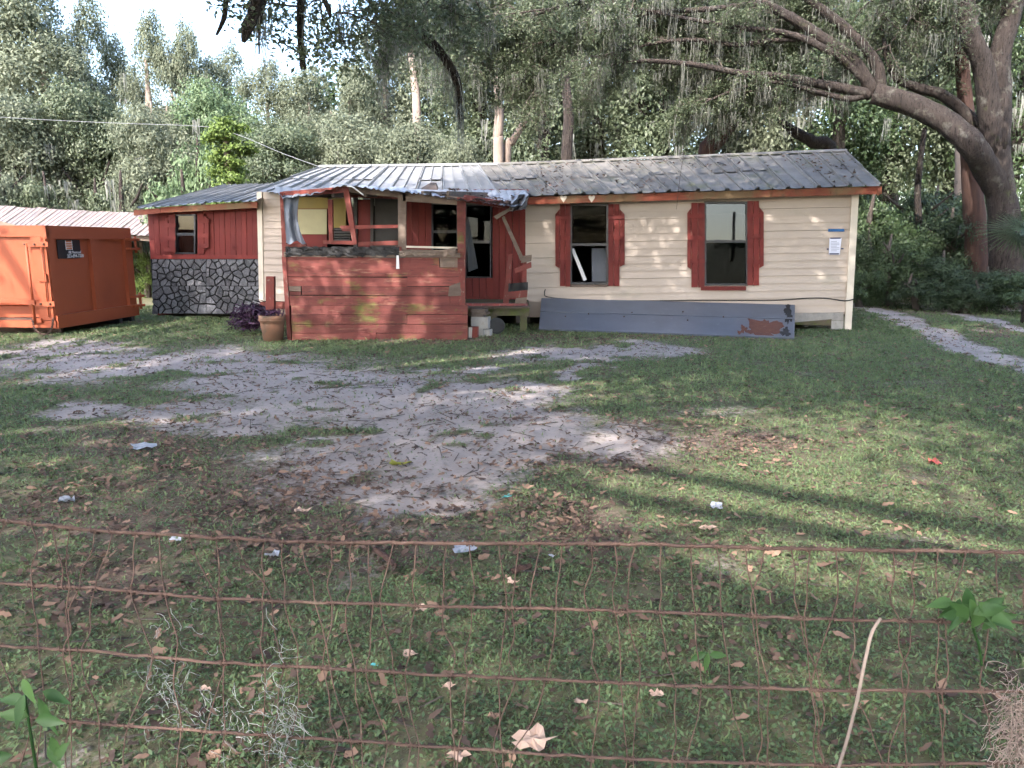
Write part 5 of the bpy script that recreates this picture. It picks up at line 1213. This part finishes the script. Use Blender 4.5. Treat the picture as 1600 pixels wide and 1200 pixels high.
# dead leaves heaped on the sagging porch roof
r = np.random.default_rng(5); n = 500; q = [at_y(lerp(690,800,r.random()), lerp(291,309,r.random()), 13.6+1.1*r.random()) for _ in range(n)]
# (laid on the sheet by ray)
bpy.context.view_layer.update(); dg = bpy.context.evaluated_depsgraph_get(); C = []
for p in q:
    hit, loc, nrm, _, ob_, _ = sc.ray_cast(dg, Vector((p.x,p.y,3.6)), Vector((0,0,-1)))
    if hit and 2.1 < loc.z < 3.2: C.append((loc.x,loc.y,loc.z+0.012+0.03*r.random()))
for p in [wall(lerp(835,1340,r.random()), lerp(244,295,r.random()), lerp(0.3,-2.8,r.random())) for _ in range(700)]:
    hit, loc, nrm, _, ob_, _ = sc.ray_cast(dg, Vector((p.x,p.y,3.95)), Vector((0,0,-1)))
    if hit and 2.4 < loc.z < 3.9 and fbm(np.array([loc.x*1.1]),np.array([loc.y*1.1]),3)[0] > 0.56: C.append((loc.x,loc.y,loc.z+0.012))
C = np.array(C); n = len(C); N = unit(r,n)*0.5; N[:,2] += 1; N /= np.linalg.norm(N,axis=1,keepdims=True); V, F = leaf_quads(C, N, 0.05+0.06*r.random(n), r, 0.6, 0.14)
o = mesh_np('roof_litter', V, F, M['deadleaf'], None, r.random(n)**1.6*0.7); o['kind'] = 'stuff'; o['label'] = 'dead leaves lying on the tin roof'
solo(tube('dead_vine', [wall(1066,238,-2.6),wall(1068,250,-1.8)+Vector((0,0,0.1)),wall(1064,275,-0.2)+Vector((0,0,0.15)),wall(1060,298,0.55),wall(1057,327,0.55)], [0.008,0.008,0.007,0.006,0.003], M['twig'], None, 20, 5), 'thin dead vine trailing down the roof beside the right window', 'vine')

# ------------------------------------------------------------------ scraps in the yard
def scrap(name, label, cat, px, py, size, m, seed, lift=0.02, asp=0.7, lobes=0):
    c = at_g(px, py); r = random.Random(seed); n = 14; V = [(c.x,c.y,c.z+lift+0.012)]
    for ring in (0.5, 1.0):
        for k in range(n):
            a = 2*math.pi*k/n; q = size/2*ring*((1+0.35*math.cos(lobes*a)) if lobes else r.uniform(0.7,1.15)); V.append((c.x+q*math.cos(a), c.y+q*math.sin(a)*asp, c.z+lift+ring*r.uniform(-0.008,0.03)*min(1,size/0.1)))
    F = [(0,1+k,1+(k+1)%n) for k in range(n)]+[(1+k,1+n+k,1+n+(k+1)%n,1+(k+1)%n) for k in range(n)]
    o = mesh(name, V, F, m); setp(o, label, cat)
    a = o.data.attributes.new('tint','FLOAT','FACE'); a.data.foreach_set('value', np.random.default_rng(seed).random(len(F)).astype(np.float32)*0.6+0.3); return o
M['plastic'] = mat('white_plastic', (0.30,0.31,0.35), (0.22,0.24,0.28), 20, 0.5); M['teal'] = mat('teal_plastic', (0.05,0.25,0.27), (0.06,0.3,0.3), 9, 0.5); M['redbit'] = mat('red_plastic', (0.33,0.07,0.055), (0.26,0.06,0.05), 9, 0.5)
M['palelf'] = leafmat('pale_dead_leaf', (0.36,0.24,0.18), (0.50,0.36,0.29), 0.15, 0.8); M['yellf'] = leafmat('yellow_leaf', (0.20,0.19,0.03), (0.30,0.30,0.05), 0.2, 0.7)
scrap('plastic_scrap', 'torn white plastic scrap lying just beyond the middle of the top wire', 'scrap', 727, 863, 0.15, M['plastic'], 1, asp=1.2)
scrap('plastic_scrap', 'crumpled white scrap in the weeds above the left end of the fence', 'scrap', 106, 787, 0.11, M['plastic'], 2)
scrap('plastic_scrap', 'bluish white scrap just below the top wire at left', 'scrap', 425, 873, 0.085, M['plastic'], 3)
scrap('plastic_scrap', 'small white scrap at the left below the top wire', 'scrap', 274, 849, 0.075, M['plastic'], 4)
scrap('plastic_scrap', 'white scrap on the grass in the middle right of the yard', 'scrap', 1120, 797, 0.08, M['plastic'], 5, asp=1.4)
scrap('plastic_scrap', 'flattened white litter on the dark ground at mid left', 'scrap', 225, 702, 0.22, M['plastic'], 6)
scrap('plastic_scrap', 'tiny white scrap at the right part of the fence beyond the wire', 'scrap', 862, 874, 0.05, M['plastic'], 7)
scrap('teal_scrap', 'teal plastic scrap behind the third wire', 'scrap', 586, 1047, 0.035, M['teal'], 8)
scrap('blue_scrap', 'small pale blue scrap on the tip of the sandy patch', 'scrap', 793, 781, 0.07, M['teal'], 9)
scrap('red_scrap', 'small red scrap lying alone in the grass at right', 'scrap', 1460, 726, 0.10, M['redbit'], 10, asp=1.2)
scrap('oak_leaf', 'large pale lobed dead leaf at the bottom centre edge', 'leaf', 832, 1178, 0.13, M['palelf'], 11, lobes=5, lift=0.05)
scrap('dead_leaf', 'tan curled dead leaf on litter left of the sand tip', 'leaf', 473, 803, 0.11, M['palelf'], 12)
scrap('yellow_leaf_clump', 'yellow-green leaf clump lying on the bare sand', 'leaf', 623, 729, 0.16, M['yellf'], 13, lobes=3)
for i, (px, py, s) in enumerate(((525,882,0.055),(800,915,0.06),(1105,832,0.09),(1190,832,0.05),(660,958,0.07),(700,1080,0.05),(995,940,0.035),(640,1030,0.06),(1025,1092,0.05),(770,1128,0.05),(320,1085,0.04),(715,1190,0.07),(335,1190,0.06),(905,1105,0.05))):
    scrap('dead_leaf', ['orange-brown','pinkish tan','pale brown'][i%3]+' dead leaf '+['just beyond the top wire left of the dark stick','below the dark bark chunk and the top wire','large beyond the top wire right of centre','beyond the top wire, above the right half','between second and third wires near the dark stick','just under the third wire near the teal scrap','right of centre under the second wire','above the third wire, right of the teal scrap','right of centre under the third wire','under the third wire above the lobed leaf','at left between the two lowest wires','on the bottom edge left of the lobed leaf','on the bottom edge at the left','right of the lobed leaf under the third wire'][i], 'leaf', px, py, s, M['palelf'] if i%3 else M['deadleaf'], 20+i, lobes=[0,3,5][i%3])['group'] = 'dead leaves behind the fence'
# sticks and clods
for lb, P, rr in (('dark broken stick lying behind the middle of the top wire', [(585,858),(600,868),(618,884)], 0.02), ('dark bark chunk beside the sand tip behind the wire', [(800,892),(815,888),(829,884)], 0.022)):
    solo(tube('stick', [at_g(x,y,0.03) for x, y in P], [rr*0.7,rr,rr*0.6], M['redbark'], None, 10, 7, 0.2), lb, 'stick')

# ------------------------------------------------------------------ the wire fence
fence = thing('wire_fence', 'rusty woven wire fence crossing the whole foreground', 'fence', (0,1.45,0))
FR = random.Random(15)
wires = [[(-220,800),(0,813),(150,829),(330,840),(500,847),(680,849),(850,849),(1050,851),(1075,853),(1300,859),(1600,863),(1830,868)],
         [(-220,900),(0,911),(150,920),(330,935),(520,942),(700,948),(850,951),(1050,957),(1300,968),(1600,973),(1830,979)],
         [(-220,996),(0,1009),(150,1017),(330,1035),(480,1042),(700,1055),(850,1062),(1050,1071),(1300,1079),(1600,1080),(1830,1084)],
         [(-220,1105),(0,1117),(150,1131),(330,1143),(480,1153),(700,1168),(850,1179),(1050,1189),(1300,1196),(1600,1192),(1830,1196)],
         [(-220,1230),(0,1240),(400,1275),(800,1300),(1200,1312),(1600,1310),(1830,1312)]]
FYS = lambda x: 1.45
def fpt(px, py): return at_y(px, py, 1.45+0.015*math.sin(px*0.011))
def wy(i, x):
    W = wires[i]
    for (x0,y0),(x1,y1) in zip(W[:-1],W[1:]):
        if x0 <= x <= x1: return lerp(y0,y1,(x-x0)/(x1-x0))
    return W[-1][1]
for i in range(5):
    t = Tubes(); xs_ = np.linspace(-215,1825,120); P = [fpt(x, wy(i,x)+FR.gauss(0,0.7)) for x in xs_]
    t.add(P, [0.0032 if i else 0.0036]*120, None, 7, 0.12, FR, False)
    t.build('strand', M['wire'], fence)
x = -200.0; col = 0
while x < 1810:
    x += FR.uniform(26,48); col += 1; cur = x; P = []; kn = []
    for i in range(4):
        nxt = cur+FR.gauss(0,17)*(1 if col%2 else 1.3); a, b = fpt(cur,wy(i,cur)), fpt(nxt,wy(i+1,nxt))
        P += [a, a.lerp(b,0.35)+Vector((FR.gauss(0,0.004),-0.003+FR.gauss(0,0.003),0)), a.lerp(b,0.7)+Vector((FR.gauss(0,0.005),FR.gauss(0,0.003),0))]; kn.append(a); cur = nxt
        if i == 0 and FR.random() < 0.06: break
    P.append(b); kn.append(b)
    t = Tubes(); t.add(P, [0.0014]*len(P), len(P)*3, 5, 0.1, FR, False)
    for p in kn:              # the wrap round each strand
        L_ = []
        for k in range(15): a = k*0.95; L_.append(p+Vector((-0.011+0.022*k/14, 0.0054*math.cos(a), 0.0054*math.sin(a))))
        t.add(L_, [0.0013]*15, None, 4, 0, FR, False)
    t.build('stay_wire', M['wire'], fence)
# weeds caught in the fence
def sprig(name, label, stem, leaves, m, size, seed, stem_r=0.003, Y=1.42, group=None):
    P = [at_y(px,py,Y) for px, py in stem]; b = Vector(P[0]); t = thing(name, label, 'plant', b, group); r = random.Random(seed)
    tube('stem', P, [stem_r]*len(P), M['leaf_near'], t, 14, 5)
    for k, (px, py, ang, L_) in enumerate(leaves):
        c = at_y(px, py, Y-0.03+r.uniform(-0.03,0.03)); L_ = L_*size*0.8; d = Vector((math.cos(math.radians(ang)), r.uniform(-0.5,0.2), -math.sin(math.radians(ang)))).normalized(); s = d.cross(Vector((r.uniform(-0.4,0.4),-1,r.uniform(0.1,0.8)))).normalized(); nn = s.cross(d); V, F = [], []
        prof = [(0,0.0),(0.12,0.10),(0.3,0.19),(0.5,0.18),(0.72,0.11),(0.9,0.04),(1.0,0.0)]
        for u_, wd in prof:
            c0 = c+d*L_*u_-Vector((0,0,0.25*L_*u_*u_)); V += [c0-s*wd*L_+nn*wd*L_*0.35, c0, c0+s*wd*L_+nn*wd*L_*0.35]
        for i in range(6): F += [(3*i,3*i+1,3*i+4,3*i+3),(3*i+1,3*i+2,3*i+5,3*i+4)]
        o = mesh('leaf', V, F, m, t, True); a = o.data.attributes.new('tint','FLOAT','FACE'); a.data.foreach_set('value', np.full(len(F), r.random(), np.float32))
    return t
sprig('leafy_vine', 'green leafy vine sprig caught on the second wire at right', [(1534,1040),(1530,1010),(1522,985),(1515,950)], [(1488,940,185,0.07),(1495,962,210,0.075),(1508,975,250,0.08),(1518,982,285,0.09),(1532,955,15,0.08),(1528,940,45,0.07),(1505,942,100,0.06),(1514,955,265,0.08),(1540,975,320,0.09),(1522,968,300,0.085),(1500,970,235,0.07),(1516,945,150,0.06),(1510,945,140,0.075),(1515,935,70,0.07),(1525,950,10,0.09),(1520,960,-30,0.09),(1505,955,200,0.08),(1512,965,230,0.085),(1525,970,-60,0.085),(1530,962,-45,0.095),(1518,950,30,0.08),(1498,948,170,0.06),(1535,985,-70,0.06),(1500,935,120,0.06),(1540,960,-10,0.07)], M['leaf_near'], 1.0, 3)
sprig('leafy_weed', 'broad-leaved weed growing up at the bottom left corner', [(70,1330),(62,1240),(50,1160),(38,1085)], [(38,1085,100,0.07),(40,1095,190,0.075),(60,1090,50,0.09),(66,1080,20,0.07),(45,1120,200,0.08),(55,1125,-10,0.08),(75,1165,40,0.06),(80,1150,80,0.06),(20,1180,180,0.08),(85,1190,-60,0.08),(35,1060,60,0.06)], M['leaf_near'], 1.0, 4, Y=1.38)
sprig('small_weed', 'small two-leaved sprout behind the second wire', [(1110,1060),(1106,1035),(1104,1020)], [(1104,1020,160,0.06),(1106,1020,100,0.055),(1108,1024,-10,0.06)], M['leaf_near'], 1.0, 6, 0.002, 1.75)
solo(tube('dry_stalk', [at_y(1376,966,1.43),at_y(1362,990,1.42),at_y(1350,1040,1.41),at_y(1340,1090,1.41),at_y(1325,1150,1.41),at_y(1306,1215,1.41),at_y(1290,1280,1.41)], [0.0032,0.0036,0.0036,0.0034,0.0034,0.0034,0.003], M['palebark'], None, 40, 7, 0.06), 'pale dry stalk leaning against the fence at right', 'stalk')
def fibre(name, label, cat, cx, cy, sx, sy, n, m, seed, Y=1.42, ln=40, rr=0.0007):
    r = random.Random(seed); t = Tubes()
    for _ in range(n):
        x, y = r.gauss(cx,sx), r.gauss(cy,sy); a = r.uniform(0,6.28); P = []
        for k in range(7): P.append(at_y(x,y,Y+r.uniform(-0.012,0.03))); a += r.gauss(0,0.6); x += math.cos(a)*ln/7; y += math.sin(a)*ln/7+ln/30
        t.add(P, [rr]*7, None, 3, 0, r, False)
    o = t.build(name, m); return setp(o, label, cat)
M['fib'] = mat('moss_fibre', (0.30,0.31,0.29), (0.42,0.42,0.40), 30, 0.9); M['hay'] = mat('dead_grass', (0.36,0.27,0.23), (0.47,0.37,0.32), 30, 0.9)
fibre('moss_tuft', 'grey tuft of Spanish moss hanging on the fence left of centre', 'moss', 440, 1120, 14, 55, 90, M['fib'], 1)
fibre('moss_tuft', 'thin grey moss strands on the third wire at left', 'moss', 265, 1050, 25, 50, 45, M['fib'], 2, Y=1.55)
fibre('moss_tuft', 'sparse grey moss strands hanging lower between the wires', 'moss', 360, 1120, 40, 35, 36, M['fib'], 3, Y=1.6)
fibre('dead_grass_tuft', 'matted tuft of dry dead grass at the bottom right corner', 'grass', 1592, 1140, 12, 40, 260, M['hay'], 4, ln=60)
